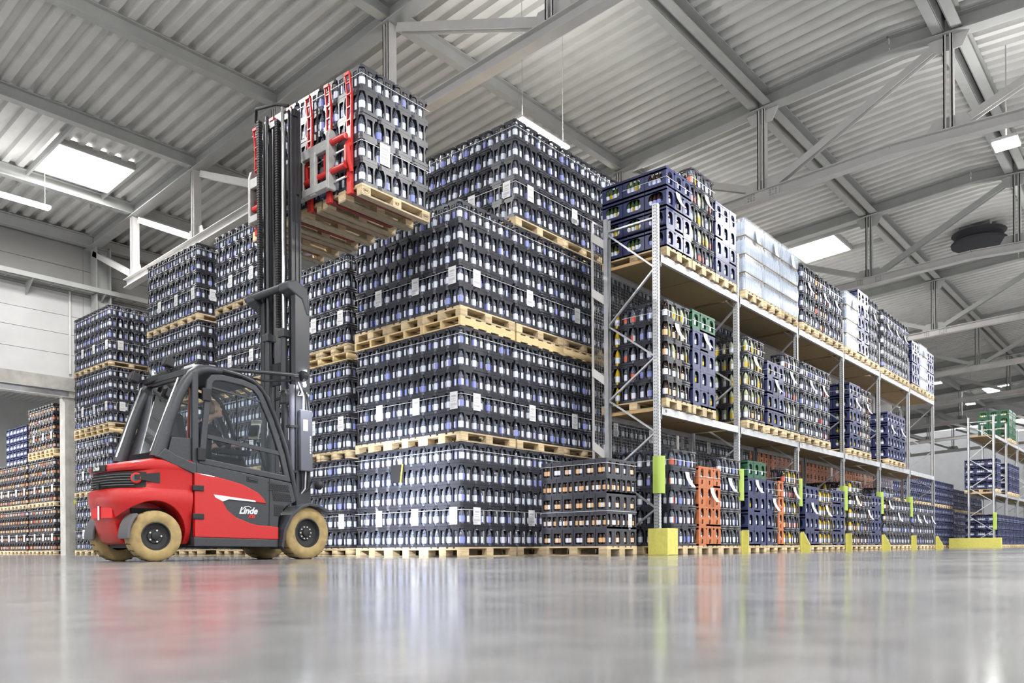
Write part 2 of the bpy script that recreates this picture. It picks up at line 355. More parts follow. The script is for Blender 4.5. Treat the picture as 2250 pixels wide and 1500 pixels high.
# left wall with the gate opening
wl = tag(empty('wall_left'), 'panelled side wall with cable tray and a wide gate opening', kind='structure')
ZS = [5.36, 6.08, 6.7, 7.26, 7.95, 8.75, 9.6]
XS = [-14.3, -6.14, 2.03, 10.0, 18.37, 26.54, 34.7, 42.9, 51, 59.2, 67.4, 75.6]
for i in range(len(XS) - 1):
    zs = ZS if XS[i] < 10 else [0, 1.2, 2.4, 3.6, 4.8] + ZS[1:]
    for k in range(len(zs) - 1):
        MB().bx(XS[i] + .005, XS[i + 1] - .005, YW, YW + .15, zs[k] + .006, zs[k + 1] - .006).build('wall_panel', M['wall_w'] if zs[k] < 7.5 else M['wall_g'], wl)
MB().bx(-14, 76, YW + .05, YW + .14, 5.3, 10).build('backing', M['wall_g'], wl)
MB().bx(-14, 9.8, YW - .12, YW + .3, 4.98, 5.36).build('lintel', M['conc'], wl)
MB().ibeam((-14, YW, 4.76), (9.8, YW, 4.76), .3, .22).build('lintel_beam', M['galv'], wl)
b = MB(); b.bx(9.42, 9.55, YW - .1, YW + .3, 0, 4.76); b.bx(9.55, 9.9, YW - .08, YW + .28, 0, 5.0); b.build('gate_pillar', M['conc'], wl)
MB().bx(9.66, 9.76, YW - .1, YW - .08, 1.55, 1.67).build('sign_plate', M['hiviz'], wl)
for x in TRX[1:]:
    MB().ibeam((x, YW - .28, 0 if x > 9 else 5.4), (x, YW - .28, 9.5), .42, .44, .03, .02, up=(1, 0, 0)).build('wall_column', M['steel'], wl)
# cable tray on the wall
tr = tag(empty('cable_tray'), 'grey cable tray running along the left wall on brackets', 'cable tray')
b = MB(); b.bx(-14, 30, YW - .62, YW - .60, 8.0, 8.14); b.bx(-14, 30, YW - .2, YW - .18, 8.0, 8.14); b.build('side_rail', M['steel'], tr)
for k in range(60): MB().bx(-6 + k * .6, -5.97 + k * .6, YW - .6, YW - .2, 8.0, 8.02).build('rung', M['steel'], tr)
for k in range(14):
    x = -5.6 + k * 2.0; MB().prism([(YW - .64, 7.99), (YW, 7.99), (YW, 7.65), (YW - .05, 7.65)], 'x', x, x + .03).build('bracket', M['steel'], tr)
for k in range(3): MB().tube([(-14, YW - .52 + k * .12, 8.05), (30, YW - .52 + k * .12, 8.05)], .03, 6).build('cable', M['steel'], tr)
tag(MB().tube([(9.6, YW - .05, 8.0), (9.6, YW - .05, 5.5)], .035, 8).build('wall_pipe', M['steel_w']), 'thin vertical conduit pipe beside the wall column', 'pipe')

# neighbouring hall beyond the gate, far end wall
for i in range(3):
    sheet(-14 + i * 16, 2 + i * 16, 26.2, 52, lambda y: 8.9).build('roof_sheet', M['roof'], ceil)
for y in (30, 34, 38, 42, 46):
    MB().ibeam((-14, y, 8.55), (34, y, 8.55), .2, .3).build('purlin', M['steel'], ceil)
MB().ibeam((9, 27, 7.4), (9, 50, 8.2), .25, .3).build('purlin', M['steel'], ceil)
tag(MB().bx(-14, 34, 52, 52.2, 0, 9).build('wall_back', M['wall_w']), 'far wall of the neighbouring hall', kind='structure')
tag(MB().bx(84, 84.2, -20, 40, 0, 11).build('wall_end', M['wall_w']), 'pale end wall of the hall', kind='structure')

# skylights
for i, (xa, xb, ya, yb) in enumerate([(7.5, 9.27, 20.85, 22.45), (27.65, 29.4, 9.35, 10.9), (60.9, 63.2, 9.4, 10.9), (40.5, 42.2, -2, -.4), (19, 20.8, -9, -7.4)]):
    w = tag(empty('window_%d' % (i + 1)), ['bright roof skylight above the left storage stacks', 'bright roof skylight above the rack goods', 'small bright skylight far down the hall', 'bright roof skylight past the cross aisle', 'bright roof skylight above the free floor'][i], kind='structure')
    z0, z1 = Htop(ya) + .28, Htop(yb) + .28
    MB().add([(xa, ya, z0), (xb, ya, z0), (xb, yb, z1), (xa, yb, z1)], [(0, 3, 2, 1)]).build('pane', M['sky'], w)
    for xx in (xa - .07, xb + .02):
        MB().add([(xx, ya - 1.2, Htop(ya - 1.2) + .24), (xx + .06, ya - 1.2, Htop(ya - 1.2) + .24), (xx + .06, yb + 1.2, Htop(yb + 1.2) + .24), (xx, yb + 1.2, Htop(yb + 1.2) + .24),
                  (xx, ya - 1.2, Htop(ya - 1.2) + .4), (xx + .06, ya - 1.2, Htop(ya - 1.2) + .4), (xx + .06, yb + 1.2, Htop(yb + 1.2) + .4), (xx, yb + 1.2, Htop(yb + 1.2) + .4)],
                 [(0, 3, 2, 1), (4, 5, 6, 7), (0, 1, 5, 4), (1, 2, 6, 5), (2, 3, 7, 6), (3, 0, 4, 7)]).build('frame', M['steel'], w)
    for yy in (ya - .08, yb + .02): MB().bx(xa - .02, xb + .02, yy, yy + .06, Htop(yy) + .24, Htop(yy) + .42).build('frame', M['steel'], w)
    area_light('skylight_day', ((xa + xb) / 2, (ya + yb) / 2, min(z0, z1) - .03), xb - xa, yb - ya, 150 if i == 0 else 320, (1, .98, .96), parent=w)

# lamps
def tube_lamp(x0, x1, y, z, label, power=310):
    t = tag(empty('tube_lamp', ((x0 + x1) / 2, y, z)), label, 'ceiling lamp', 'hanging tube lamps'); L = (x1 - x0) / 2
    MB().prism([(-.1, 0), (.1, 0), (.06, .06), (-.06, .06)], 'x', -L, L).build('housing', M['lampbody'], t)
    MB().bx(-L + .01, L - .01, -.095, .095, -.035, -.002).build('diffuser', M['lamp'], t, bevel=.01)
    for s in (-1, 1): MB().tube([(s * L * .85, 0, .06), (s * L * .85, 0, Htop(y) - z + .06)], .006, 5).build('suspension_wire', M['steel'], t)
    area_light('tube_light', (0, 0, -.045), L * 2, .18, power, parent=t); area_light('tube_uplight', (0, 0, .08), L * 2, .16, power * .1, rot=(PI, 0, 0), parent=t)
def high_bay(x, y, z, label, power=400):
    t = tag(empty('high_bay_lamp', (x, y, z)), label, 'ceiling lamp', 'square high bay lamps')
    MB().bx(-.24, .24, -.24, .24, .02, .1).build('housing', M['lampbody'], t, bevel=.02)
    MB().bx(-.23, .23, -.23, .23, -.02, .018).build('diffuser', M['lamp'] if x < 40 else M['lampfar'], t, bevel=.015)
    MB().tube([(0, 0, .1), (0, 0, Htop(y) - z)], .012, 5).build('suspension_rod', M['steel'], t)
    area_light('bay_light', (0, 0, -.03), .46, .46, power, parent=t)
    if x < 36: area_light('bay_uplight', (0, 0, .12), .44, .44, power * .07, rot=(PI, 0, 0), parent=t)
tube_lamp(6.15, 7.72, 22.1, 8.83, 'long tube lamp glowing below the left roof skylight', 80)
tube_lamp(11.2, 12.66, 9.43, 8.02, 'glowing tube lamp hanging over the tallest crate stack')
high_bay(19.4, 3.0, 8.5, 'square lamp glowing under the light roof truss')
for x, w in ((45.5, 'nearest of the far'), (53.6, 'middle one of the far'), (67, 'farthest of the far')): high_bay(x, 10.2, 8.5, w + ' square lamps above the second rack', 15)
for k, x in enumerate((20.2, 28.4, 36.6)): tube_lamp(x - .75, x + .75, 12.5, 8.1, '%s tube lamp hanging behind the rack goods' % ORD[k + 1])
for k, x in enumerate((-5, 3.1, 11.2)): high_bay(x, 3.0, 8.5, '%s square lamp above the polished foreground floor' % ORD[k + 1])
for k, x in enumerate((27.6, 35.8, 44, 52, 60)): high_bay(x, 3.0, 8.5, '%s square lamp in the row over the main aisle' % ORD[k + 1])
for k, x in enumerate((-1, 7.2, 15.3, 23.5, 31.7, 40)): high_bay(x, -4.5, 8.4, '%s square lamp in the row beside the main aisle' % ORD[k + 1])
for k, x in enumerate((-4, 4.0)): tube_lamp(x - .75, x + .75, 12.5, 8.4, '%s tube lamp above the forklift lane' % ORD[k + 1])
for x, y in ((3, 31), (7, 38), (-2, 36)): area = area_light('hall_light', (x, y, 7.8), 1.5, .4, 1100); area_light('hall_uplight', (x, y, 7.9), 1.5, .4, 250, rot=(PI, 0, 0))
# roof fan drum
fn = tag(empty('roof_fan', (31.2, 5.65, 10.42)), 'dark round fan drum hanging under the roof', 'fan')
MB().lathe([(.62, 0), (.84, .02), (.86, .1), (.74, .2), (.74, .3), (.84, .4), (.6, .44)], 28).build('drum', M['fan'], fn, smooth=True)
for k in range(4): MB().bar((.7 * math.cos(k * PI / 2 + .7), .7 * math.sin(k * PI / 2 + .7), .4), (.7 * math.cos(k * PI / 2 + .7), .7 * math.sin(k * PI / 2 + .7), .6), .05, .05).build('hanger', M['steel'], fn)

# ================================================================== crates, bottles, pallets: kinds
def octo(wx, wy, c):
    a, b = wx / 2, wy / 2
    return [(-a + c, -b), (a - c, -b), (a, -b + c), (a, b - c), (a - c, b), (-a + c, b), (-a, b - c), (-a, -b + c)]
def crate_black(wx, wy, h):
    b = MB(); b.prism(octo(wx, wy, .028), 'z', 0, .042)
    o, i = octo(wx, wy, .028), octo(wx - .05, wy - .05, .02); z0, z1 = h - .032, h
    vs = [(*p, z0) for p in o] + [(*p, z1) for p in o] + [(*p, z0) for p in i] + [(*p, z1) for p in i]; fs = []
    for k in range(8):
        n = (k + 1) % 8; fs += [(k, n, n + 8, k + 8), (k + 16, k + 24, n + 24, n + 16), (k + 8, n + 8, n + 24, k + 24), (k, k + 16, n + 16, n)]
    b.add(vs, fs)
    for ax, w, off in (('y', wx, wy / 2), ('x', wy, wx / 2)):
        hw = w * .15
        for s in (-1, 1):
            p = [(hw, .038), (hw + w * .15, .038), (hw + w * .085, .09), (hw + w * .07, .15), (hw + w * .085, .215), (hw + w * .16, h - .028), (hw, h - .028)]
            for e in (-1, 1): b.prism([(s * q[0], q[1]) for q in p], ax, e * off, e * (off - .014))
        for e in (-1, 1): b.prism([(-hw, h - .056), (hw, h - .056), (hw, h - .028), (-hw, h - .028)], ax, e * off, e * (off - .014))
    b.bx(-wx / 2 + .098, wx / 2 - .098, -wy / 2 + .098, wy / 2 - .098, .05, h - .05)
    return b
def win_face(b, C, sx, nz, w, h, win, t=.014, mi=0):
    # a wall piece of width w and height h centred at C, in-plane direction sx, outward normal nz, with a window win=(half width, z low, z high, exponent of the upper half)
    hw, z0, z1, ex = win; C = Vector(C); sx = Vector(sx); nz = Vector(nz); zc = (z0 + z1) / 2; hb = (z1 - z0) / 2
    angs = sorted(set([math.atan2(a * (h - zc) if a > 0 else -zc, c * w / 2) % (2 * PI) for a in (1, -1) for c in (1, -1)] + [k * PI / 8 + .01 for k in range(16)]))
    out = []; inn = []
    for a in angs:
        c, s = math.cos(a), math.sin(a); r = min((w / 2) / max(abs(c), 1e-6), ((h - zc) if s > 0 else zc) / max(abs(s), 1e-6)); out.append((c * r, zc + s * r))
        n = ex if s > 0 else 9; r = (abs(c / hw) ** n + abs(s / hb) ** n) ** (-1 / n); inn.append((c * r, zc + s * r))
    n = len(angs); P = lambda q, d: C + sx * q[0] + Vector((0, 0, q[1])) - nz * d
    vs = [P(q, 0) for q in out] + [P(q, 0) for q in inn] + [P(q, t) for q in inn]
    b.add(vs, [(k, (k + 1) % n, (k + 1) % n + n, k + n) for k in range(n)] + [(k + n, (k + 1) % n + n, (k + 1) % n + 2 * n, k + 2 * n) for k in range(n)], mi)
def crate_window(wx, wy, h, wins):   # wins: dict face-> list of (s centre, piece width, z base, piece height, window)
    b = MB()
    for key, lst in wins.items():
        for e in (-1, 1):
            for (s0, pw, zb, ph, win) in lst:
                if key == 'y': win_face(b, (s0, e * wy / 2, zb), (1, 0, 0), (0, e, 0), pw, ph, win)
                else: win_face(b, (e * wx / 2, s0, zb), (0, 1, 0), (e, 0, 0), pw, ph, win)
    b.bx(-wx / 2, wx / 2, -wy / 2, wy / 2, 0, .03)
    b.bx(-wx / 2 + .1, wx / 2 - .1, -wy / 2 + .1, wy / 2 - .1, .02, h - .04)
    b.bx(-wx / 2 - .003, wx / 2 + .003, -wy / 2 - .003, -wy / 2 + .006, h - .035, h - .004); b.bx(-wx / 2 - .003, -wx / 2 + .006, -wy / 2, wy / 2, h - .035, h - .004)
    b.bx(-wx / 2, -wx / 2 + .02, -wy / 2, wy / 2, h - .06, h); b.bx(wx / 2 - .02, wx / 2, -wy / 2, wy / 2, h - .06, h)
    return b
CM = {}
CM['black'] = crate_black(.297, .2635, .302).mesh('black_crate', M['crate'])
CM['blackr'] = crate_black(.2635, .297, .302).mesh('black_crate', M['crate'])
def bluedef(m, name):
    return crate_window(.257, .388, .3105, {'y': [(0, .257, 0, .3105, (.07, .06, .255, 3.2))], 'x': [(0, .388, 0, .3105, (.132, .078, .252, 2.7))]}).mesh(name, m)
CM['blue'] = bluedef(M['blue'], 'blue_crate'); CM['green'] = bluedef(M['green'], 'green_crate')
CM['orange'] = crate_window(.257, .388, .3272, {'y': [(0, .257, 0, .125, (.028, .03, .108, 8)), (0, .257, .125, .2022, (.056, .02, .168, 2.6))], 'x': [(0, .388, 0, .3272, (.14, .09, .25, 2.6))]}).mesh('orange_crate', M['orange'])
CM['juice6'] = crate_window(.392, .189, .2535, {'x': [(0, .189, 0, .2535, (.07, .03, .215, 4))], 'y': [(-.1, .196, 0, .2535, (.042, .03, .215, 6)), (.1, .196, 0, .2535, (.062, .03, .215, 4))]}).mesh('juice_crate', M['crate_j'])
CM['juice4'] = crate_window(.392, .289, .2535, {'x': [(-.098, .098, 0, .2535, (.034, .03, .215, 6)), (0, .098, 0, .2535, (.044, .03, .215, 5)), (.098, .098, 0, .2535, (.034, .03, .215, 6))], 'y': [(-.13, .13, 0, .2535, (.04, .03, .215, 6)), (0, .13, 0, .2535, (.055, .03, .215, 5)), (.13, .136, 0, .2535, (.04, .03, .215, 6))]}).mesh('juice_crate', M['crate_j'])
# bottles
BML = ['glass', 'lab_w', 'lab_b', 'cap', 'glass_y', 'glass_p', 'glass_b', 'glass_g', 'lab_o', 'lab_r', 'cap_b']
BMATS = [M[k] for k in BML]; BI = {k: i for i, k in enumerate(BML)}
PET = [(.036, 0), (.0425, .012), (.0425, .048), (.0425, .138), (.0425, .158), (.038, .185), (.024, .232), (.0145, .248), (.0145, .262)]
NECK = [(.034, 0), (.037, .01), (.037, .05), (.037, .115), (.036, .145), (.022, .19), (.013, .225), (.0125, .255), (.0125, .262)]
SMALL = [(.03, 0), (.034, .01), (.034, .025), (.034, .09), (.034, .125), (.026, .15), (.0155, .17), (.015, .185), (.015, .19)]
def ring_mesh(prof, n, mis):
    b = MB(); vs = [(r * math.cos(2 * PI * k / n), r * math.sin(2 * PI * k / n), z) for r, z in prof for k in range(n)]; fs = []; ms = []
    for i in range(len(prof) - 1):
        for k in range(n): fs.append((i * n + k, i * n + (k + 1) % n, (i + 1) * n + (k + 1) % n, (i + 1) * n + k)); ms.append(mis(i, k))
    b.v = vs; b.f = fs; b.mi = ms; return b
def bottle_kind(name, prof, glass, la, lb, cap):
    n = 8; top = prof[-1]; full = prof + [(.0165, top[1]), (.0165, top[1] + .024), (.004, top[1] + .026)]; K = len(prof)
    def mi(i, k):
        if i == 2: return BI[la] if k < n // 2 + 1 else BI[lb]
        return BI[cap] if i >= K - 1 else BI[glass]
    one = ring_mesh(full, n, mi).mesh('stuff_' + name, BMATS)
    n2 = 14
    body = ring_mesh(prof, n2, lambda i, k: 0).mesh('bottle_body', M[glass], True)
    lab = ring_mesh([(prof[2][0] + .0012, prof[2][1]), (prof[3][0] + .0012, prof[3][1])], n2, lambda i, k: 0 if k < 8 else 1).mesh('label_band', [M[la], M[lb]], True)
    cp = ring_mesh([(.0165, top[1] - .004), (.0165, top[1] + .024), (.004, top[1] + .026)], 10, lambda i, k: 0).mesh('cap', M[cap])
    return dict(one=one, body=body, lab=lab, cap=cp, top=top[1] + .026)
BK = {'water': bottle_kind('water', PET, 'glass', 'lab_w', 'lab_b', 'cap'), 'waterw': bottle_kind('waterw', PET, 'glass', 'lab_w', 'lab_w', 'cap'),
      'yellow': bottle_kind('yellow', PET, 'glass_y', 'lab_w', 'lab_w', 'glass_y'), 'pale': bottle_kind('pale', PET, 'glass_p', 'lab_w', 'glass_y', 'cap_b'),
      'cola': bottle_kind('cola', PET, 'glass_b', 'lab_w', 'lab_o', 'lab_o'), 'redw': bottle_kind('redw', PET, 'glass', 'lab_w', 'lab_r', 'lab_r'),
      'neck': bottle_kind('neck', NECK, 'glass', 'lab_w', 'lab_w', 'cap'), 'neckg': bottle_kind('neckg', NECK, 'glass_g', 'lab_w', 'glass_y', 'lab_w'), 'neckr': bottle_kind('neckr', NECK, 'glass_b', 'lab_b', 'lab_w', 'lab_r'),
      'juice': bottle_kind('juice', SMALL, 'glass_b', 'lab_o', 'lab_w', 'cap_b'), 'amber': bottle_kind('amber', PET, 'glass_b', 'lab_o', 'lab_r', 'lab_o')}
COLOURW = {'water': 'clear water', 'waterw': 'clear water', 'yellow': 'yellow lemonade', 'pale': 'pale lemonade', 'cola': 'dark cola', 'redw': 'red labelled water', 'neck': 'long-necked glass', 'neckg': 'green glass', 'neckr': 'dark glass', 'juice': 'small dark', 'amber': 'dark amber'}
CR = []; BT = []     # everything countable is first collected, then the largest in the picture become individuals
def crate(kind, p, label, group, rz=0, key=None): CR.append((kind, key or kind, p, rz, label, group))
def bottle(v, p, label, group): BT.append((v, p, random.random() * 6.28, label, group))

# pallets (1.2 along local x)
PB = {}
PB['dw'] = MB().bx(-.6, .6, -.0725, .0725, 0, .022).mesh('deck_board', M['wood']); PB['dn'] = MB().bx(-.6, .6, -.05, .05, 0, .022).mesh('deck_board', M['wood'])
PB['st'] = MB().bx(-.4, .4, -.0725, .0725, 0, .022).mesh('stringer_board', M['wood']); PB['bk'] = MB().bx(-.0725, .0725, -.05, .05, 0, .078).mesh('block', M['wood'])
PB['bkc'] = MB().bx(-.0725, .0725, -.0725, .0725, 0, .078).mesh('block', M['wood'])
PB['bb'] = MB().bx(-.6, .6, -.05, .05, 0, .022).mesh('bottom_board', M['wood_d']); PB['bbc'] = MB().bx(-.6, .6, -.0725, .0725, 0, .022).mesh('bottom_board', M['wood_d'])
PB['rail'] = MB().bx(-.6, .6, -.022, .022, .0, .1).mesh('stringer', M['wood_n']); PB['slat'] = MB().bx(-.4, .4, -.05, .05, 0, .02).mesh('deck_slat', M['wood_n'])
EURO = [('deck_board', 'dw', 0, y, .122, 0) for y in (-.3275, 0, .3275)] + [('deck_board', 'dn', 0, y, .122, 0) for y in (-.17, .17)] + [('stringer_board', 'st', x, 0, .1, PI / 2) for x in (-.5275, 0, .5275)] \
    + [('block', 'bkc' if y == 0 else 'bk', x, y, .022, 0) for x in (-.5275, 0, .5275) for y in (-.35, 0, .35)] + [('bottom_board', 'bb', 0, y, 0, 0) for y in (-.35, .35)] + [('bottom_board', 'bbc', 0, 0, 0, 0)]
STRG = [('stringer', 'rail', 0, y, .022, 0) for y in (-.378, 0, .378)] + [('deck_slat', 'slat', x, 0, .122, PI / 2) for x in (-.55, -.33, -.11, .11, .33, .55)] + [('bottom_slat', 'slat', x, 0, .002, PI / 2) for x in (-.55, -.275, 0, .275, .55)]
_m = Mass()
for _, k, x, y, z, r in EURO: _m.put(PB[k], (x, y, z), r)
_o = _m.build('pallet', [M['wood']]); PB['euro1'] = _o.data; bpy.data.objects.remove(_o)
_m = Mass()
for _, k, x, y, z, r in STRG: _m.put(PB[k], (x, y, z), r)
_o = _m.build('pallet', [M['wood_n']]); PB['strg1'] = _o.data; bpy.data.objects.remove(_o)
def pallet(cx, cy, z, label, group, rz=0, style='euro', parts=None):
    if parts is None: parts = depth((cx, cy, 0)) < 13.7
    if parts:
        o = empty('wooden_pallet', (cx, cy, z), rz)
        for nm, k, x, y, zz, r in (EURO if style == 'euro' else STRG): link(nm, PB[k], o, (x, y, zz), 0, r)
    else: o = link('wooden_pallet', PB['euro1' if style == 'euro' else 'strg1'], None, (cx, cy, z), 0, rz)
    return tag(o, label, 'pallet', group)
STRAPS = []
def strap(pts, z, label, group):
    b = MB()
    for p, q in zip(pts, pts[1:]): b.bar((*p, z), (*q, z), .003, .007)
    tag(b.build('packing_strap', M['strap']), label, 'strap', group)
PAPER = {}
def paper(p, face, label, w=.155, h=.25, curl=0., group='paper labels on the loads'):
    key = (face, w, h, curl)
    if key not in PAPER:
        n = 6; b = MB(); vs = []
        for i in range(n + 1):
            t = i / n; d = .006 + curl * t * t; sh = curl * .5 * t * t; z = -h * t
            for s in (-.5, .5):
                u = s * w + sh; vs.append((-d, -u, z) if face == 'L' else (u, -d, z))
        b.add(vs, [(2 * i, 2 * i + 1, 2 * i + 3, 2 * i + 2) for i in range(n)])
        m1 = b.mesh('paper_label', M['paper']); pr = MB()
        for k, (a, c, z0, z1) in enumerate([(-.3, .3, -.05, -.075), (-.38, .2, -.1, -.108), (-.38, .3, -.13, -.138)] + [(-.4 + .1 * j, -.34 + .1 * j, -.165, -.2) for j in range(8)] + [(-.4 + .1 * j, -.35 + .1 * j, -.21, -.235) for j in range(5)]):
            d = .0075 + curl * (z0 / h) ** 2; sh = curl * .5 * (z0 / h) ** 2
            q = [(a * w + sh, z0), (c * w + sh, z0), (c * w + sh, z1), (a * w + sh, z1)]
            pr.add([(-d - .001, -u, z) if face == 'L' else (u, -d - .001, z) for u, z in q], [(0, 1, 2, 3)])
        PAPER[key] = (m1, pr.mesh('print', M['print']))
    o = link('paper_label', PAPER[key][0], None, p); link('printing', PAPER[key][1], o)
    tag(o, label, 'paper label', group)

# ================================================================== block storage
TZ = [.144, 1.808, 3.616, 5.28]
LEV = [(0, 'euro'), (1.664, 'euro'), (3.328, 'strg'), (3.472, 'euro'), (5.136, 'euro')]
LEVN = ['on the floor', 'under second tier', 'lower of the doubled pair', 'upper of the doubled pair', 'under top tier']
PX, PY, CW, CD, RH = 1.215, .805, .3, .2667, .304
def jit(a=.004): return random.uniform(-a, a)
def block(nm, x0, y0, tiers, left=True, right=range(1), imax=99, ny=3, ltiers=None, bv=('water', 'waterw'), tname=None, ck='black', papers=True, ptiers=None):
    tname = tname or ['bottom', 'second', 'third', 'top']
    G = 'black bottle crates of the ' + nm; GB = 'bottles in the ' + nm
    for t in range(tiers):
        lt = left and (ltiers is None or t in ltiers)
        cells = set()
        if lt: cells |= {(0, j) for j in range(ny * 3)}
        for p in right: cells |= {(p * 4 + i, 0) for i in range(4) if p * 4 + i <= imax}
        jx = {}
        for (i, j) in sorted(cells):
            for r in range(5):
                x = x0 + (i // 4) * PX + (i % 4 + .5) * CW + jit(); y = y0 + (j // 3) * PY + (j % 3 + .5) * CD + jit(); z = TZ[t] + r * RH
                rn = 'top row' if r == 4 else ORD[r + 1] + ' row up'
                isL, isR = lt and i == 0, j == 0 and i // 4 in right
                if isL and isR: w = '%s, at the front corner, %s tier, %s' % (rn, tname[t], nm)
                elif isL: w = '%s, %s from corner, left face, %s tier, %s' % (rn, ORD[j + 1], tname[t], nm)
                else: w = '%s, %s from corner, right face, %s tier, %s' % (rn, ORD[i + 1], tname[t], nm)
                crate(ck, (x, y, z), 'black crate, ' + w, G)
                v = lambda: random.choice(bv)
                a, b_ = -.297 / 2, -.2635 / 2
                if isL: bottle(v(), (x + a + .049, y, z + .012), 'bottle in left window, ' + w, GB)
                if isR: bottle(v(), (x, y + b_ + .049, z + .012), 'bottle in right window, ' + w, GB)
                if isL and isR: bottle(v(), (x + a + .046, y + b_ + .046, z + .012), 'bottle at the edge, ' + w, GB)
                elif isL: bottle(v(), (x + a + .047, y + b_ + .018, z + .012), 'bottle at crate edge, ' + w, GB)
                elif isR: bottle(v(), (x + a + .018, y + b_ + .047, z + .012), 'bottle at crate edge, ' + w, GB)
        # straps and papers
        pts = ([(x0 - .004, y0 + ny * PY)] if lt else []) + [(x0 - .004, y0 - .004)]
        rp = [p for p in right if p * 4 <= imax]
        if rp: pts = pts + [(x0 + min((max(rp) + 1) * PX, (imax + 1) * CW), y0 - .004)]
        else: pts = pts[:2]
        if len(pts) > 1:
            strap(pts, TZ[t] + 4.62 * RH, 'white strap round the uppermost row, %s tier of %s' % (tname[t], nm), 'packing straps')
            strap(pts, TZ[t] + 1.78 * RH, 'white strap holding the papers, %s tier of %s' % (tname[t], nm), 'packing straps')
        if papers and (ptiers is None or t in ptiers):
            if lt:
                for p in range(ny): paper((x0 - .006, y0 + p * PY + .17 + jit(.04), TZ[t] + 1.9 * RH), 'L', 'white paper, %s pallet from corner, left face, %s tier of %s' % (ORD[p + 1], tname[t], nm))
            for p in rp:
                if p * 4 + 2 <= imax: paper((x0 + p * PX + .33 + jit(.05), y0 - .006, TZ[t] + 1.9 * RH), 'R', 'white paper, %s pallet from corner, right face, %s tier of %s' % (ORD[p + 1], tname[t], nm))
    for k, (z, st) in enumerate(LEV):
        if z > TZ[tiers - 1]: continue
        tt = [0, 1, 2, 2, 3][k]; lt = left and (ltiers is None or tt in ltiers)
        cells = set()
        if lt: cells |= {(0, j) for j in range(ny)}
        for p in right:
            if p * 4 <= imax: cells.add((p, 0))
        for (p, j) in sorted(cells):
            w = 'at the corner' if (p, j) == (0, 0) else ('%s from corner along left face' % ORD[j + 1] if p == 0 else '%s from corner along right face' % ORD[p + 1])
            pallet(x0 + p * PX + .6, y0 + j * PY + .4, z, 'wooden pallet %s, %s, %s' % (w, LEVN[k], nm), 'pallets of the ' + nm, 0, st)
block('front stack', 8.17, 7.99, 3, True, range(1), tname=['bottom', 'middle', 'top'])
block('back row', 9.42, 8.0, 4, True, range(7), ltiers={3}, papers=True)
block('middle stack', 8.40, 10.88, 3, True, range(1), imax=1, tname=['bottom', 'middle', 'top'])
block('mast-side stack', 8.80, 13.55, 4, True, range(0), bv=('water', 'waterw'))
block('cab-side stack', 8.66, 16.42, 4, True, range(1), imax=2)
block('corner stack', 9.24, 22.31, 4, True, range(1))
AMB = ('amber', 'cola')
block('gate stack', 10.3, 29.3, 3, True, range(1), bv=AMB, ny=3)
block('far-gate stack', 10.3, 31.9, 2, True, range(0), bv=AMB, ny=5)
# blue crates standing high in the gate hall, and on a far block
def blue_wall(nm, x0, y0, nx, ny, tiers, rows=5, zbase=None, faces='LR', top=5):
    for t in range(tiers):
        if t == tiers - 1: rows = min(rows, top)
        z0 = (TZ[t] if zbase is None else zbase)
        cells = ({(0, j) for j in range(ny)} if 'L' in faces else set()) | ({(i, 0) for i in range(nx)} if 'R' in faces else set())
        for i, j in sorted(cells):
            for r in range(rows):
                x, y, z = x0 + (i + .5) * .2667 + jit(), y0 + (j + .5) * .4 + jit(), z0 + r * .311
                w = '%s row up, %s, %s tier of %s' % (ORD[r + 1], ('%s along left face' % ORD[j + 1]) if i == 0 else ('%s along right face' % ORD[i + 1] if i < 19 else 'far along right face'), ORD[t + 1], nm)
                crate('blue', (x, y, z), 'blue crate, ' + w, 'blue crates of the ' + nm)
                if i == 0 and 'L' in faces:
                    for dy in (-.1, 0, .1): bottle('neck', (x - .09, y + dy, z + .035), 'bottle, ' + w, 'bottles in the ' + nm)
                if j == 0 and 'R' in faces: bottle('neck', (x, y - .15, z + .035), 'bottle, ' + w, 'bottles in the ' + nm)
        if zbase is None or t == 0:
            for p in range(max(1, int(nx * .2667 / .8))): pallet(x0 + p * .8 + .4, y0 + .6, z0 - .144, 'pallet, %s along right face, %s tier of %s' % (ORD[min(p + 1, 20)], ORD[t + 1], nm), 'pallets of the ' + nm, PI / 2, parts=False)
blue_wall('gate hall blue stack', 11.4, 35.2, 1, 6, 1, 5, 3.6, 'L')
blue_wall('distant blue block', 27.9, 8.0, 40, 3, 2, 5, top=3)
blue_wall('farthest blue block', 40.2, 8.6, 30, 3, 2, 5, top=3)
# orange crates behind the rack
for p in range(12):
    x0 = 17.9 + p * .82
    for t in range(2):
        for i in range(3):
            for r in range(5):
                q = (x0 + (i + .5) * .2667, 8.2, TZ[t] + r * .328); w = '%s row up, %s column, %s orange pallet behind the rack, %s tier' % (ORD[r + 1], ORD[i + 1], ORD[p + 1], ORD[t + 1])
                crate('orange', q, 'orange crate, ' + w, 'orange crates stored behind the rack')
    pallet(x0 + .4, 8.6, 0, '%s floor pallet of the orange crates behind the rack' % ORD[p + 1], 'pallets behind the rack', PI / 2, parts=False)

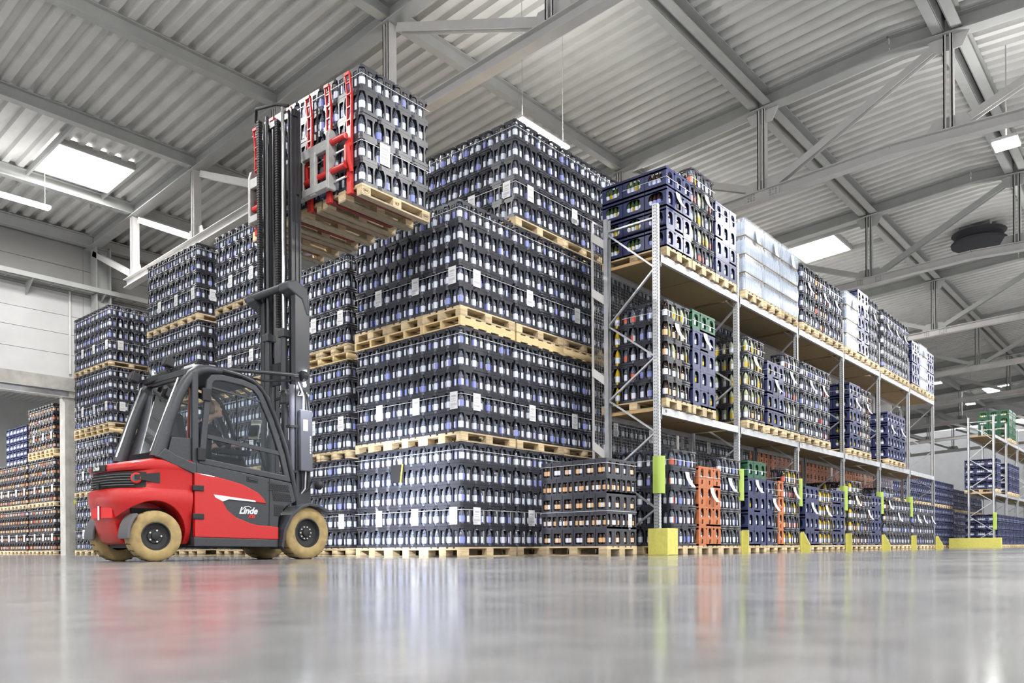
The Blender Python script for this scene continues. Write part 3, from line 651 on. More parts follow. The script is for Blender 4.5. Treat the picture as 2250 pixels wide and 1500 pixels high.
# low stack of small brown bottles standing beside the rack end
gx, gy = 9.53, 6.42
for r in range(5):
    six = r % 2 == 0; n = 6 if six else 4; k = 'juice6' if six else 'juice4'; wy = 1.2 / n
    cells = [(0, j) for j in range(n)] + [(1, 0)]
    for i, j in cells:
        x, y, z = gx + .2 + i * .4, gy + (j + .5) * wy, .144 + r * .254
        w = '%s row up, %s, low stack by guard' % (ORD[r + 1], 'rear half of right face' if i else ORD[j + 1] + ' from corner')
        crate('juice', (x, y, z), 'dark grey crate, ' + w, 'small crates of the low stack', 0, k)
        if i == 0:
            for q, dy in enumerate((-.033, .033) if six else (-.098, -.02, .04, .098)): bottle('juice', (x - .155, y + dy, z + .033), '%s left-window bottle, ' % ORD[q + 1] + w, 'bottles in the low stack')
        if j == 0:
            for q, dx in enumerate((-.1, .06, .125) if six else (-.13, -.025, .035, .13)): bottle('juice', (x + dx, y - wy / 2 + .045, z + .033), '%s right-side bottle, ' % ORD[q + 1] + w, 'bottles in the low stack')
pallet(gx + .4, gy + .6, 0, 'worn wooden pallet under the low stack of small bottles', 'pallets beside the rack', PI / 2, parts=True)
for z, n in ((.144 + 1.2, 'uppermost'), (.144 + .51, 'lower')): strap([(gx - .004, gy + 1.2), (gx - .004, gy - .004), (gx + .8, gy - .004)], z, '%s white strap round the low stack of small bottles' % n, 'packing straps')
paper((gx + .6, gy - .006, .62), 'R', 'white paper on the low stack of small bottles', .1, .2)
po = empty('document_pouch', (8.17 - .012, 7.99 + 1.38, 1.42)); b = MB(); b.bx(-.012, 0, -.16, .13, -.28, .0); b.build('pouch', M['pouch'], po, bevel=.008)
MB().bar((-.016, -.15, .0), (-.016, -.10, -.29), .012, .02).build('edge_strip', M['hiviz'], po); MB().tube([(-.008, .05, 0), (-.008, .0, .13), (-.008, -.06, 0)], .004, 5).build('hanger', M['strap'], po)
tag(po, 'black document pouch with yellow edge hanging on the front stack', 'pouch')

# ================================================================== pallet racks
RY0, RY1, RB = 6.26, 7.24, 2.8
LV = [2.285, 4.635]
def upright_mesh(h):
    b = MB(); b.bx(-.05, .05, 0, .012, 0, h); b.bx(-.05, -.038, 0, .08, 0, h); b.bx(.038, .05, 0, .08, 0, h); b.bx(-.05, -.03, .07, .08, 0, h); b.bx(.03, .05, .07, .08, 0, h); b.bx(-.018, .018, -.006, .012, 0, h); b.bx(-.07, .07, -.02, .1, 0, .012)
    return b.mesh('upright', M['galv'])
UPM = upright_mesh(5.4)
hb = MB()
for k in range(105):
    z = .15 + k * .05
    for xx in (-.034, .034): hb.bx(xx - .006, xx + .006, -.0012, 0, z - .008, z + .008)
    for yy in (.025, .055): hb.bx(-.0512, -.05, yy - .006, yy + .006, z + .012, z + .026)
HOLES = hb.mesh('punched_holes', M['hole'])
def rack(x0, nb, label, detail):
    t = tag(empty('pallet_rack', (x0, 0, 0)), label, 'pallet rack')
    for i in range(nb + 1):
        x = i * RB
        u = link('upright', UPM, t, (x, RY0, 0)); u2 = link('upright', UPM, t, (x, RY1, 0), 0, PI)
        if i < detail: link('punched_holes', HOLES, u)['kind'] = 'stuff'
        if i < 2 and detail: link('punched_holes', HOLES, u2)['kind'] = 'stuff'
        zz = [(RY1, 5.15), (RY0, 4.43), (RY1, 3.68), (RY0, 3.06), (RY1, 2.48), (RY0, 1.9), (RY1, 1.3), (RY0, .72), (RY1, .14)]
        for (a, za), (b_, zb) in zip(zz, zz[1:]): MB().bar((x, a + (.06 if a == RY0 else -.06), za), (x, b_ + (.06 if b_ == RY0 else -.06), zb), .025, .038, up=(1, 0, 0)).build('cross_brace', M['galv'], t)
        MB().bar((x, RY0 + .06, 5.2), (x, RY1 - .06, 5.2), .025, .04, up=(1, 0, 0)).build('frame_tie', M['galv'], t)
    for i in range(nb):
        for z in LV:
            for y in (RY0 - .01, RY1 - .04):
                bm_ = MB(); bm_.bx(i * RB + .05, (i + 1) * RB - .05, y, y + .05, z - .115, z); bm_.bx(i * RB + .05, i * RB + .055, y - .004, y + .054, z - .19, z + .03); bm_.bx((i + 1) * RB - .055, (i + 1) * RB - .05, y - .004, y + .054, z - .19, z + .03)
                bm_.build('beam', M['galv'], t)
            for k in range(2): MB().bx(i * RB + .06 + k * 1.35, i * RB + 1.39 + k * 1.35, RY0 + .045, RY1 - .045, z - .04, z - .004).build('deck_panel', M['deck'], t)
            MB().bx(i * RB + .05, (i + 1) * RB - .05, RY0 + .045, RY0 + .06, z - .035, z).build('deck_edge', M['deck_edge'], t)
    MB().bx(.055, .07, RY0 + .06, RY1 - .06, LV[0] - .045, LV[0] + .0).build('deck_edge', M['deck_edge'], t); MB().bx(.055, .07, RY0 + .06, RY1 - .06, LV[1] - .045, LV[1] + .0).build('deck_edge', M['deck_edge'], t)
    return t
RX = 10.75
rk = rack(RX, 6, 'long galvanised pallet rack with chipboard shelves full of crates', 5)
for i in range(6):
    p = MB().bx(-.05, .05, -.004, 0, -.04, .04).build('number_plate', M['paper'], rk, loc=(i * RB + .17, RY0 - .012, LV[0] - .055))
    text('number', str(30 + i), .065, M['black'], p, (0, -.005, 0), (PI / 2, 0, 0), bold=.001)
rk2 = rack(37.4, 5, 'second pallet rack beyond the cross aisle in the distance', 0)
for k, (x, lab) in enumerate([(RX, 'yellow bent steel guard at the near rack corner')]):
    g = MB(); g.bx(-.13, -.118, -.2, .14, .012, .41); g.bx(-.118, .19, -.2, -.188, 0, .41); g.bx(-.13, .19, -.2, .14, 0, .012)
    tag(g.build('corner_guard', M['yellow'], loc=(x, RY0, 0), bevel=.004), lab, 'rack guard')
for i in range(1, 7):
    poly = [(-.2, 0), (0, 0), (0, .42), (-.06, .42), (-.2, .15)] if i % 2 == 0 else [(-.13, 0), (0, 0), (0, .42), (-.13, .42)]
    g = MB(); g.prism(poly, 'x', -.012, .012); g.bx(-.05, .05, -.02, 0, 0, .4)
    tag(g.build('foot_guard', M['yellow'], loc=(RX + i * RB, RY0 - .04, 0)), 'yellow steel guard at the foot of the %s rack upright' % ORD[i + 1], 'rack guard', 'yellow rack foot guards')
for i in range(0, 6):
    g = MB(); pr = [(.085 * math.cos(a), .085 * math.sin(a)) for a in [PI + k * PI / 10 for k in range(11)]]; ip = [(.07 * math.cos(a), .07 * math.sin(a)) for a in [2 * PI - k * PI / 10 for k in range(11)]]
    g.prism(pr + [(.085, .07), (.07, .07)] + ip + [(-.07, .07), (-.085, .07)], 'z', 0, .57)
    tag(g.build('upright_guard', M['lime'], loc=(RX + i * RB, RY0 + .005, .95)), 'lime plastic column guard on the %s rack upright' % ORD[i + 1], 'column guard', 'lime column guards')
g = MB().bx(37.15, 37.3, 6.0, 7.9, 0, .42).build('end_barrier', M['yellow'], bevel=.01); tag(g, 'long yellow barrier at the foot of the distant rack', 'barrier')
g = MB().bx(-.07, .07, -.03, .1, 0, .7).build('upright_guard', M['lime'], loc=(37.4, RY0 - .03, .75), bevel=.02); tag(g, 'lime column guard on the distant second rack', 'column guard')
# wire mesh behind the rack
mw = MB(); nx = int(RB / .05)
for k in range(nx + 1): mw.bar((k * .05, 0, .5), (k * .05, 0, 5.45), .005, .005)
for k in range(100): mw.bar((0, 0, .5 + k * .05), (RB, 0, .5 + k * .05), .005, .005)
MESHW = mw.mesh('wire_mesh', M['wire'])
for i in range(6):
    t = tag(empty('mesh_panel', (RX + i * RB, 7.5, 0)), 'wire mesh safety panel behind the %s bay of the rack' % ORD[i + 1], 'mesh panel', 'mesh panels behind the rack')
    w = link('wire_mesh', MESHW, t)
    for xx in (0, RB - .03): MB().bx(xx, xx + .03, -.015, .015, .4, 5.47).build('frame_post', M['steel_w'], t)
    for z in (.48, 3.0, 5.45): MB().bx(0, RB, -.012, .012, z - .015, z + .015).build('frame_rail', M['steel_w'], t)
    for z in (5.15, 4.25, 2.95, 1.75):
        MB().prism([(-.24, z - .2), (-.24, z - .06), (0, z + .12), (0, z - .02)], 'x', -.02, .0).build('bracket', M['steel_w'], t)
# goods
def goods(x0, lev, kind, rows, bv, slot, L=False, top=None, cols=None, pap=True, zoff=0, PR=None):
    zb = [0, LV[0] + .004, LV[1] + .004][lev] ; ln = ['floor level', 'middle shelf', 'top shelf'][lev]
    bay = int((x0 - RX + .05) / RB) + 1; rn = '%s bay' % ORD[bay] if x0 < 30 else 'distant rack'
    if x0 > 30: bay = 1; rn = 'distant rack'
    near = depth((x0, RY0, 0)) < 15
    pallet(x0 + .4, 6.8, zb, 'wooden pallet, %s slot, %s of the %s' % (ORD[slot], ln, rn), 'pallets in the rack', PI / 2, parts=near)
    y0 = 6.2; z0 = zb + .144
    seq = [kind] * rows + ([top] if top else [])
    z = z0
    for r, kd in enumerate(seq):
        h = {'black': .304, 'blue': .311, 'green': .311, 'orange': .328}[kd]
        for i in range(3):
            k = cols[i] if cols and kd == kind else kd
            dy = .3 if k == 'black' else .4
            nj = (4 if k == 'black' else 3) if (L and i == 0) else 1
            for j in range(nj):
                x, y = x0 + (i + .5) * .2667 + jit(.002), y0 + (j + .5) * dy + jit(.003)
                w = '%s row, %s, %s slot, %s, %s' % (ORD[r + 1], 'front column %s' % ['one', 'two', 'three'][i] if j == 0 else 'left side %s' % ORD[j + 1], ORD[slot], ln, rn)
                crate(k, (x, y, z), '%s crate, %s' % (k, w), '%s crates in the rack' % k, 0, 'blackr' if k == 'black' else k)
                v = lambda: random.choice(bv if isinstance(bv, tuple) else (bv,))
                if k == 'black':
                    if L and i == 0:
                        vv = PR[j] if PR else v()
                        bottle(vv, (x - .1317 + .049, y, z + .012), 'left window bottle, ' + w, 'bottles in the rack'); bottle(vv, (x - .1317 + .047, y - .1485 + (.046 if j == 0 else .018), z + .012), 'edge bottle, ' + w, 'bottles in the rack')
                    if j == 0:
                        bottle(v(), (x, y - .1485 + .049, z + .012), 'front window bottle, ' + w, 'bottles in the rack')
                        if not (L and i == 0): bottle(v(), (x - .1317 + .018, y - .1485 + .047, z + .012), 'front edge bottle, ' + w, 'bottles in the rack')
                else:
                    bb = v() if k != 'orange' else 'neck'
                    if j == 0: bottle(bb, (x, y - .198 + .05, z + (.035 if k != 'orange' else .06)), 'front bottle, ' + w, 'bottles in the rack')
                    if L and i == 0:
                        for dd in (-.11, -.037, .037, .11):
                            if j == 0 and dd == -.11: continue
                            bottle(PR[j % len(PR)] if PR else bb, (x - .1317 + .05, y + dd, z + .035), '%s left bottle, ' % {-.11: 'outer', -.037: 'near', .037: 'inner', .11: 'far'}[dd] + w, 'bottles in the rack')
        z += h
    if pap: paper((x0 + random.uniform(.3, .5), y0 - .004, z - .304 * 1.05 if lev else z - .34), 'R', 'curled white paper on goods, %s slot, %s of the %s' % (ORD[slot], ln, rn), .13, .24, .09)
    strap([(x0 - .003, y0 + .8), (x0 - .003, y0 - .003), (x0 + .803, y0 - .003)], z - .17, 'thin strap round goods, %s slot, %s of the %s' % (ORD[slot], ln, rn), 'packing straps')
def scallop(x0, x1, y0, y1, n, m, r):
    p = []
    for k in range(n):
        c = x0 + (k + .5) * (x1 - x0) / n; w = (x1 - x0) / n / 2
        p += [(c + w * math.cos(a), y0 + r - r * math.sin(-a) * -1 if False else y0 + r * (1 - math.sin(PI - a))) for a in (PI * .95, PI * .7, PI * .5, PI * .3, PI * .05)]
    p += [(x1, y1)]
    for k in range(m):
        c = y1 - (k + .5) * (y1 - y0) / m; w = (y1 - y0) / m / 2
        p += [(x0 + r * (1 - math.sin(a)), c + w * math.cos(a)) for a in (PI * .05, PI * .3, PI * .5, PI * .7, PI * .95)]
    return p
def wrapped(x0, lev, layers, slot):
    zb = [0, LV[0] + .004, LV[1] + .004][lev]; bay = int((x0 - RX + .05) / RB) + 1; rn = '%s bay' % ORD[bay]
    pallet(x0 + .4, 6.8, zb, 'wooden pallet under film wrapped packs, %s slot, top shelf, %s' % (ORD[slot], rn), 'pallets in the rack', PI / 2, parts=depth((x0, RY0, 0)) < 15)
    t = tag(empty('wrapped_bottle_load', (x0, 6.2, zb + .144)), 'film wrapped load of water bottle packs, %s slot, top shelf, %s' % (ORD[slot], rn), 'wrapped load', 'film wrapped loads on the top shelf')
    h = 1.33 / 4
    for k in range(layers):
        o = random.uniform(0, .012)
        b = MB(); b.prism(scallop(.01 + o, .79, .01 + o, 1.18, 9, 13, .03), 'z', k * h + .012, k * h + h * .62); b.prism(scallop(.025 + o, .78, .025 + o, 1.17, 9, 13, .03), 'z', k * h + h * .62, k * h + h * .8)
        b.build('bottle_layer', M['pet'], t)
        for q in range(9): MB().lathe([(.03, k * h + h * .8), (.013, k * h + h * .93), (.013, k * h + h * .99)], 7, (.055 + q * .0845, .055, 0)).build('bottle_neck', M['pet'], t)
        for q in range(1, 13): MB().lathe([(.03, k * h + h * .8), (.013, k * h + h * .93), (.013, k * h + h * .99)], 7, (.055, .055 + q * .088, 0)).build('bottle_neck', M['pet'], t)
        MB().bx(.0, .8, .0, 1.19, k * h, k * h + .01).build('layer_board', M['deck'], t)
    f = MB(); n = 10
    for k in range(layers):
        z0, z1 = k * h + .02, k * h + h * .97
        ring = lambda z, e: [(-e + jit(.006), 1.19, z), (-e, .6, z + jit(.01)), (-e, .3, z), (-e, -e, z), (.2, -e - abs(jit(.008)), z), (.5, -e, z + jit(.01)), (.8 + e, -e, z), (.8 + e, 1.19, z)]
        R_ = [ring(z0, .004), ring((z0 * 2 + z1) / 3, .012), ring((z0 + z1 * 2) / 3, .014), ring(z1, -.004)]; vs = sum(R_, [])
        f.add(vs, [(a * 8 + c, a * 8 + c + 1, a * 8 + c + 9, a * 8 + c + 8) for a in range(3) for c in range(7)])
    f.build('stretch_film', M['film'], t, smooth=True)
    paper((x0 + .45, 6.2 - .03, zb + .144 + 1.2), 'R', 'white paper on film wrapped load, %s slot, top shelf, %s' % (ORD[slot], rn), .14, .25, .03)
WW = ('water', 'waterw')
# top shelf
goods(10.90, 2, 'blue', 4, 'neckr', 1, True, PR=['neckr', 'neckg', 'neckg']); goods(11.73, 2, 'black', 5, ('redw', 'pale', 'water'), 2); goods(12.56, 2, 'blue', 4, 'neck', 3, pap=False)
for k, x in enumerate((13.72, 14.57, 15.42)): wrapped(x, 2, 4, k + 1)
for k, x in enumerate((16.47, 17.32, 18.17)): goods(x, 2, 'black', 4, ('water', 'waterw', 'amber') if k == 1 else WW, k + 1, L=k == 0)
wrapped(19.2, 2, 4, 1); goods(20.05, 2, 'blue', 5, 'neckg', 2); goods(20.9, 2, 'black', 5, WW, 3)
for k, x in enumerate((22.07, 22.92, 23.72)): goods(x, 2, 'black', 5, WW, k + 1, L=k == 0)
goods(24.85, 2, 'blue', 4, 'neck', 1, L=True, pap=False); wrapped(25.7, 2, 4, 2); goods(26.55, 2, 'blue', 4, 'neck', 3, pap=False)
# middle shelf
goods(10.86, 1, 'black', 5, ('cola', 'pale'), 1, True, PR=['cola', 'water', 'redw', 'yellow']); goods(11.72, 1, 'blue', 4, ('neckg', 'neck'), 2, top='green')
goods(13.76, 1, 'black', 5, ('pale', 'pale', 'cola'), 1, True, PR=['pale'] * 4); goods(14.68, 1, 'blue', 4, 'neckg', 2); goods(15.5, 1, 'black', 5, ('pale', 'redw', 'water'), 3)
goods(16.45, 1, 'black', 5, WW, 1, True); goods(17.3, 1, 'black', 5, ('water', 'redw'), 2)
goods(19.4, 1, 'blue', 5, 'neckg', 1, True); goods(20.22, 1, 'black', 5, ('redw', 'cola'), 2)
goods(22.45, 1, 'blue', 4, 'neck', 1, True); goods(23.28, 1, 'blue', 4, 'neck', 2)
# floor
goods(11.03, 0, 'black', 5, ('redw', 'water'), 1, True, PR=['redw', 'water', 'waterw', 'water']); goods(11.89, 0, 'orange', 4, 'neck', 2); goods(12.68, 0, 'black', 5, WW, 3)
goods(13.78, 0, 'blue', 4, ('neckg', 'neck'), 1, top='green'); goods(14.63, 0, 'blue', 4, 'neck', 2, cols=['blue', 'black', 'orange']); goods(15.48, 0, 'black', 5, ('amber', 'yellow', 'redw'), 3)
goods(16.57, 0, 'blue', 4, 'neck', 1); goods(17.45, 0, 'black', 4, 'yellow', 2, True, PR=['yellow'] * 4); goods(18.2, 0, 'blue', 4, 'neckg', 3, pap=False)
goods(19.45, 0, 'black', 5, ('yellow', 'cola'), 1, True); goods(20.27, 0, 'black', 4, ('cola', 'water'), 2); goods(21.03, 0, 'blue', 4, 'neck', 3, pap=False)
goods(22.17, 0, 'black', 5, ('water', 'cola'), 1, True); goods(23.0, 0, 'black', 4, WW, 2); goods(23.83, 0, 'black', 4, WW, 3, pap=False)
goods(24.88, 0, 'black', 4, WW, 1); goods(25.7, 0, 'black', 4, WW, 2); goods(26.52, 0, 'black', 4, WW, 3)
# distant rack
goods(37.6, 1, 'blue', 4, 'neck', 1, True, pap=False); goods(40.3, 1, 'blue', 4, 'neck', 2, True, pap=False); goods(41.2, 1, 'blue', 4, 'neck', 3, pap=False); goods(42.1, 1, 'blue', 4, 'neck', 4, pap=False)
goods(40.4, 2, 'green', 4, 'neckg', 2, True, pap=False); goods(41.3, 2, 'green', 4, 'neckg', 3, pap=False)
for k in range(8): goods(37.7 + k * .9, 0, 'blue', 4, 'neck', k + 1, k == 0, pap=False)

# ================================================================== forklift truck
FS = .96; FO, FA = Vector((6.27 * FS, 9.6 * FS, 0)), math.radians(1.0)
def fw_(x, y, z): c, s = math.cos(FA), math.sin(FA); return (FO.x + x * c - y * s, FO.y + x * s + y * c, z)
fk = tag(empty('forklift_truck', FO, FA), 'red and charcoal forklift truck lifting a wide load of crates', 'forklift'); fk.scale = (FS, FS, FS)
XS_, NE = -1.95, 3.0
def fpt(w, xr, a):
    c, s = math.cos(a), math.sin(a); return (XS_ - (XS_ - xr) * abs(c) ** (2 / NE), w * math.copysign(abs(s) ** (2 / NE), s))
def loft(slices, xf=-1.6, n=28, zfun=None):
    b = MB(); R_ = []
    for (z, w, xr) in slices:
        pts = [(xf, -w)] + [fpt(w, xr, -PI / 2 + PI * k / n) for k in range(n + 1)] + [(xf, w)]
        R_.append([(x, y, z + (zfun(x, z) if zfun else 0)) for x, y in pts])
    m = len(R_[0]); vs = sum(R_, [])
    fs = [(i * m + k, i * m + (k + 1) % m, (i + 1) * m + (k + 1) % m, (i + 1) * m + k) for i in range(len(R_) - 1) for k in range(m)]
    fs += [tuple(range(m))[::-1], tuple(range((len(R_) - 1) * m, len(R_) * m))]
    return b.add(vs, fs)
zf = lambda x, z: max(0, min(1, (x + 2.42) / .42)) * .085 * max(0, min(1, (z - .95) / .13))
cw = loft([(.20, .42, -2.27), (.24, .46, -2.33), (.36, .50, -2.38), (.60, .545, -2.43), (.66, .56, -2.455), (.71, .57, -2.46), (.80, .57, -2.45), (.835, .555, -2.42), (.842, .556, -2.36), (1.015, .556, -2.35), (1.022, .56, -2.42), (1.05, .572, -2.44), (1.085, .565, -2.435), (1.105, .54, -2.41), (1.115, .45, -2.30)], zfun=zf)
cwm = cw.mesh('counterweight', M['red'], True); tmp = link('tmpcw', cwm)
cut = MB()
for s in (-1, 1): cut.lathe([(.385, s * .26), (.385, s * .75)][::(1 if s > 0 else -1)], 40, (-2.05, 0, .31), 'y')
cutter = link('tmpcut', cut.mesh('tmpcut', M['red']))
bo = tmp.modifiers.new('b', 'BOOLEAN'); bo.operation = 'DIFFERENCE'; bo.object = cutter; bo.solver = 'EXACT'
bpy.context.view_layer.update()
cwf = bpy.data.meshes.new_from_object(tmp.evaluated_get(bpy.context.evaluated_depsgraph_get()))
bpy.data.objects.remove(tmp); bpy.data.objects.remove(cutter)
cwf.name = 'counterweight'; cwf.set_sharp_from_angle(angle=math.radians(35)); cwo = link('counterweight', cwf, fk, bevel=.008)
# recessed step line, towing slot on the rear, grille and lamps
def arc_band(w, xr, a0, a1, z0, z1, t, n=14):
    b = MB(); vs = []
    for k in range(n + 1):
        a = a0 + (a1 - a0) * k / n; x, y = fpt(w, xr, a); x2, y2 = fpt(w - t, xr + t, a)
        vs += [(x, y, z0), (x, y, z1), (x2, y2, z1), (x2, y2, z0)]
    fs = [(4 * k + j, 4 * k + (j + 1) % 4, 4 * k + 4 + (j + 1) % 4, 4 * k + 4 + j) for k in range(n) for j in range(4)] + [(0, 1, 2, 3), (4 * n + 3, 4 * n + 2, 4 * n + 1, 4 * n)]
    return b.add(vs, fs)
arc_band(.55, -2.40, -1.48, 1.48, .842, 1.02, .05, 28).build('grille_panel', M['black'], fk)
for k in range(5): arc_band(.565, -2.43 + .004 * k, -1.0, 1.0, .865 + k * .03, .874 + k * .03, .04, 24).build('grille_slat', M['mud'], fk)
for s in (-1, 1):
    x, y = fpt(.545, -2.40, s * 1.05); nx, ny = -.62, s * .78; n_ = Vector((nx, ny, 0)).normalized(); sd = Vector((-n_.y, n_.x, 0))
    lp = MB(); lp.lathe([(.05, 0), (.062, .012), (.05, .03)], 20, (0, 0, 0), 'x'); o = lp.build('rear_lamp', M['redprint'], fk, True, loc=(x + n_.x * .02, y + n_.y * .02, .945)); o.rotation_euler = (0, 0, math.atan2(n_.y, n_.x))
    MB().lathe([(.044, .018), (.04, .034), (.01, .036)], 16, (0, 0, 0), 'x').build('lens', M['lens'], o, True)
    x2, y2 = fpt(.575, -2.43, s * 1.32); MB().prism([(-.16, .0), (.12, -.03), (.12, .09), (-.16, .05)], 'y', -.012, .012).build('lamp_bezel', M['dark'], fk, loc=(-2.12, s * .552, .93))
arc_band(.50, -2.452, -.22, .22, 1.03, 1.10, .03, 8).build('badge', M['dark'], fk)
text('badge_logo', 'Linde', .07, M['white'], fk, (-2.466, -.0, 1.066), (PI / 2, 0, -PI / 2), .35, .002)
arc_band(.53, -2.445, -.75, .75, .735, .80, .02, 16).build('bumper_groove', M['red'], fk)
arc_band(.50, -2.44, -.42, .42, .50, .62, .03, 12).build('tow_recess', M['redprint'], fk)
MB().tube([(-2.452, -.03, .48), (-2.452, -.03, .64)], .014, 10).build('tow_pin', M['chrome'], fk, True)
MB().tube([(-2.455, -.02, .83), (-2.455, -.02, .90)], .02, 10).build('tow_knob', M['dark'], fk)
# chassis
MB().bx(-1.6, -.42, -.5, .5, .2, 1.0).build('chassis', M['dark'], fk); MB().bx(-2.2, .15, -.28, .28, .16, .62).build('axle_housing', M['dark'], fk); MB().tube([(-2.02, -.42, .29), (-2.02, .42, .29)], .07, 12).build('steer_axle', M['dark'], fk)
MB().tube([(0, -.45, .35), (0, .45, .35)], .1, 12).build('drive_axle', M['dark'], fk)
RED = [(-1.59, 1.05), (-1.34, 1.02), (-1.15, .985), (-.95, .94), (-.74, .85), (-.66, .78), (-.62, .715), (-.79, .73), (-1.15, .75), (-1.23, .72), (-1.17, .62), (-1.05, .53), (-.85, .46), (-.75, .44), (-.57, .43), (-.45, .42), (-.45, .26), (-1.59, .285)]
for s in (-1, 1):
    Y = lambda a: s * a
    MB().prism(RED, 'y', Y(.52), Y(.583)).build('side_panel', M['red'], fk, bevel=.008)
    MB().prism([(-1.35, .8), (-1.15, .783), (-.79, .75), (-.775, .733), (-.79, .731), (-1.15, .75), (-1.23, .72), (-1.33, .765)], 'y', Y(.58), Y(.5855)).build('stripe', M['silver'], fk)
    MB().prism([(-1.56, 1.17), (-1.56, 1.02), (-1.3, .7), (-1.25, .4), (-.45, .4), (-.43, .57), (-.33, .69), (-.17, .765), (-.24, 1.0)], 'y', Y(.5), Y(.572)).build('lower_body_panel', M['char'], fk, bevel=.01)
    MB().prism([(-1.6, .285), (-.45, .26), (-.45, .16), (-1.6, .175)], 'y', Y(.42), Y(.578)).build('step', M['char'], fk, bevel=.01)
    MB().bar((-.585, Y(.574), .26), (-.57, Y(.574), 1.04), .008, .006, up=(0, 1, 0)).build('panel_seam', M['black'], fk)
    for vi, v in enumerate(([(-.6, 1.0), (-.31, .955), (-.27, .875), (-.53, .905)], [(-.54, .885), (-.27, .85), (-.24, .75), (-.51, .755)], [(-.51, .71), (-.35, .70), (-.43, .56), (-.51, .565)])):
        ve = MB().prism(v, 'y', Y(.56), Y(.575)).build('vent', M['black'], fk)
        lat = MB(); xs = [p[0] for p in v]; zs = [p[1] for p in v]
        for k in range(9):
            for q in range(5):
                xx = min(xs) + .015 + k * .035 + (q % 2) * .017; zz = min(zs) + .012 + q * .024
                if xx < max(xs) - .03 and zz < max(zs) - .03: lat.bar((xx - .012, Y(.577), zz), (xx + .012, Y(.577), zz + .012), .004, .005, up=(0, 1, 0)); lat.bar((xx + .012, Y(.577), zz + .012), (xx + .03, Y(.577), zz), .004, .005, up=(0, 1, 0))
        lat.build('vent_grid', M['char_g'], ve)
    for z in (.865, .53): MB().bx(-1.62, -1.48, min(Y(.57), Y(.6)), max(Y(.57), Y(.6)), z - .033, z + .033).build('panel_hinge', M['dark'], fk, bevel=.006)
    fa = [(-.44, .17), (-.40, .39), (-.29, .585), (-.145, .70), (0, .745), (.145, .73), (.295, .67)]; fb = [(x * .93 + .0, z - .035) for x, z in fa]
    MB().prism(fa + fb[::-1], 'y', Y(.34), Y(.64)).build('front_fender', M['char'], fk, bevel=.006)
    a = [PI * (.74 + .033 * k) for k in range(10)]
    MB().prism([(-2.03 + .345 * math.cos(t), .30 + .345 * math.sin(t)) for t in a] + [(-2.03 + .315 * math.cos(t), .30 + .315 * math.sin(t)) for t in a[::-1]], 'y', Y(.33), Y(.57)).build('rear_mudguard', M['mud'], fk, bevel=.008)
    # tubular cab frame
    rp = [(-1.99, Y(.47), 1.2), (-1.93, Y(.475), 1.40), (-1.84, Y(.48), 1.68), (-1.745, Y(.485), 1.93), (-1.66, Y(.49), 2.10), (-1.58, Y(.495), 2.215), (-1.49, Y(.50), 2.285), (-1.38, Y(.50), 2.315), (-1.2, Y(.505), 2.32)]
    MB().tube(rp, [.085, .078, .07, .068, .066, .065, .062, .055, .045], 14).build('rear_pillar', M['char'], fk, True)
    MB().tube([(-2.045, Y(.44), 1.27), (-1.72, Y(.465), 2.16)], .014, 8).build('pillar_trim', M['chrome'], fk, True)
    ap = [(-1.35, Y(.515), 2.325), (-1.2, Y(.52), 2.335), (-.94, Y(.52), 2.31), (-.77, Y(.52), 2.265), (-.66, Y(.525), 2.19), (-.58, Y(.53), 2.09), (-.44, Y(.54), 1.80), (-.31, Y(.55), 1.45), (-.22, Y(.555), 1.1), (-.155, Y(.555), .78)]
    MB().tube(ap, .032, 10).build('front_pillar', M['char_g'], fk, True)
    MB().bx(-1.60, -1.52, min(Y(.49), Y(.56)), max(Y(.49), Y(.56)), 1.15, 2.25).build('door_pillar', M['char'], fk, bevel=.012)
    MB().prism([(-1.9, 1.22), (-1.6, 1.10), (-1.6, 1.46), (-1.84, 1.45)], 'y', Y(.47), Y(.53)).build('quarter_panel', M['char'], fk, bevel=.01)
    MB().prism([(-2.04, 1.2), (-1.56, 1.02), (-1.56, 1.16), (-1.62, 1.17), (-1.82, 1.24), (-1.94, 1.31)], 'y', Y(.50), Y(.574)).build('shoulder_panel', M['char'], fk, bevel=.01)
    MB().prism([(-1.84, 1.46), (-1.6, 1.46), (-1.6, 2.2), (-1.66, 2.12)], 'y', Y(.50), Y(.504)).build('quarter_window', M['winglass'], fk)
    # door
    dr = [(-1.53, 1.16), (-1.49, 1.58), (-1.45, 1.94), (-1.42, 2.17), (-1.36, 2.245), (-1.23, 2.265), (-.94, 2.25), (-.76, 2.205), (-.67, 2.12), (-.51, 1.80), (-.34, 1.35), (-.25, 1.01)]
    def inset(poly, d):
        n = len(poly); out = []; cx = sum(p[0] for p in poly) / n; cz = sum(p[1] for p in poly) / n
        for i, p in enumerate(poly):
            a, c = Vector(poly[i - 1]), Vector(poly[(i + 1) % n]); pv = Vector(p); e1 = (pv - a).normalized(); e2 = (c - pv).normalized(); n1 = Vector((-e1.y, e1.x)); n2 = Vector((-e2.y, e2.x)); nn = (n1 + n2).normalized()
            if nn.dot(Vector((cx, cz)) - pv) < 0: nn = -nn
            out.append(tuple(pv + nn * d / max(.5, nn.dot(n1 if n1.dot(Vector((cx, cz)) - pv) > 0 else -n1))))
        return out
    di = inset(dr, .075); n = len(dr); b = MB()
    y0, y1 = Y(.535), Y(.578)
    vs = [(x, y1, z) for x, z in dr] + [(x, y1, z) for x, z in di] + [(x, y0, z) for x, z in dr] + [(x, y0, z) for x, z in di]
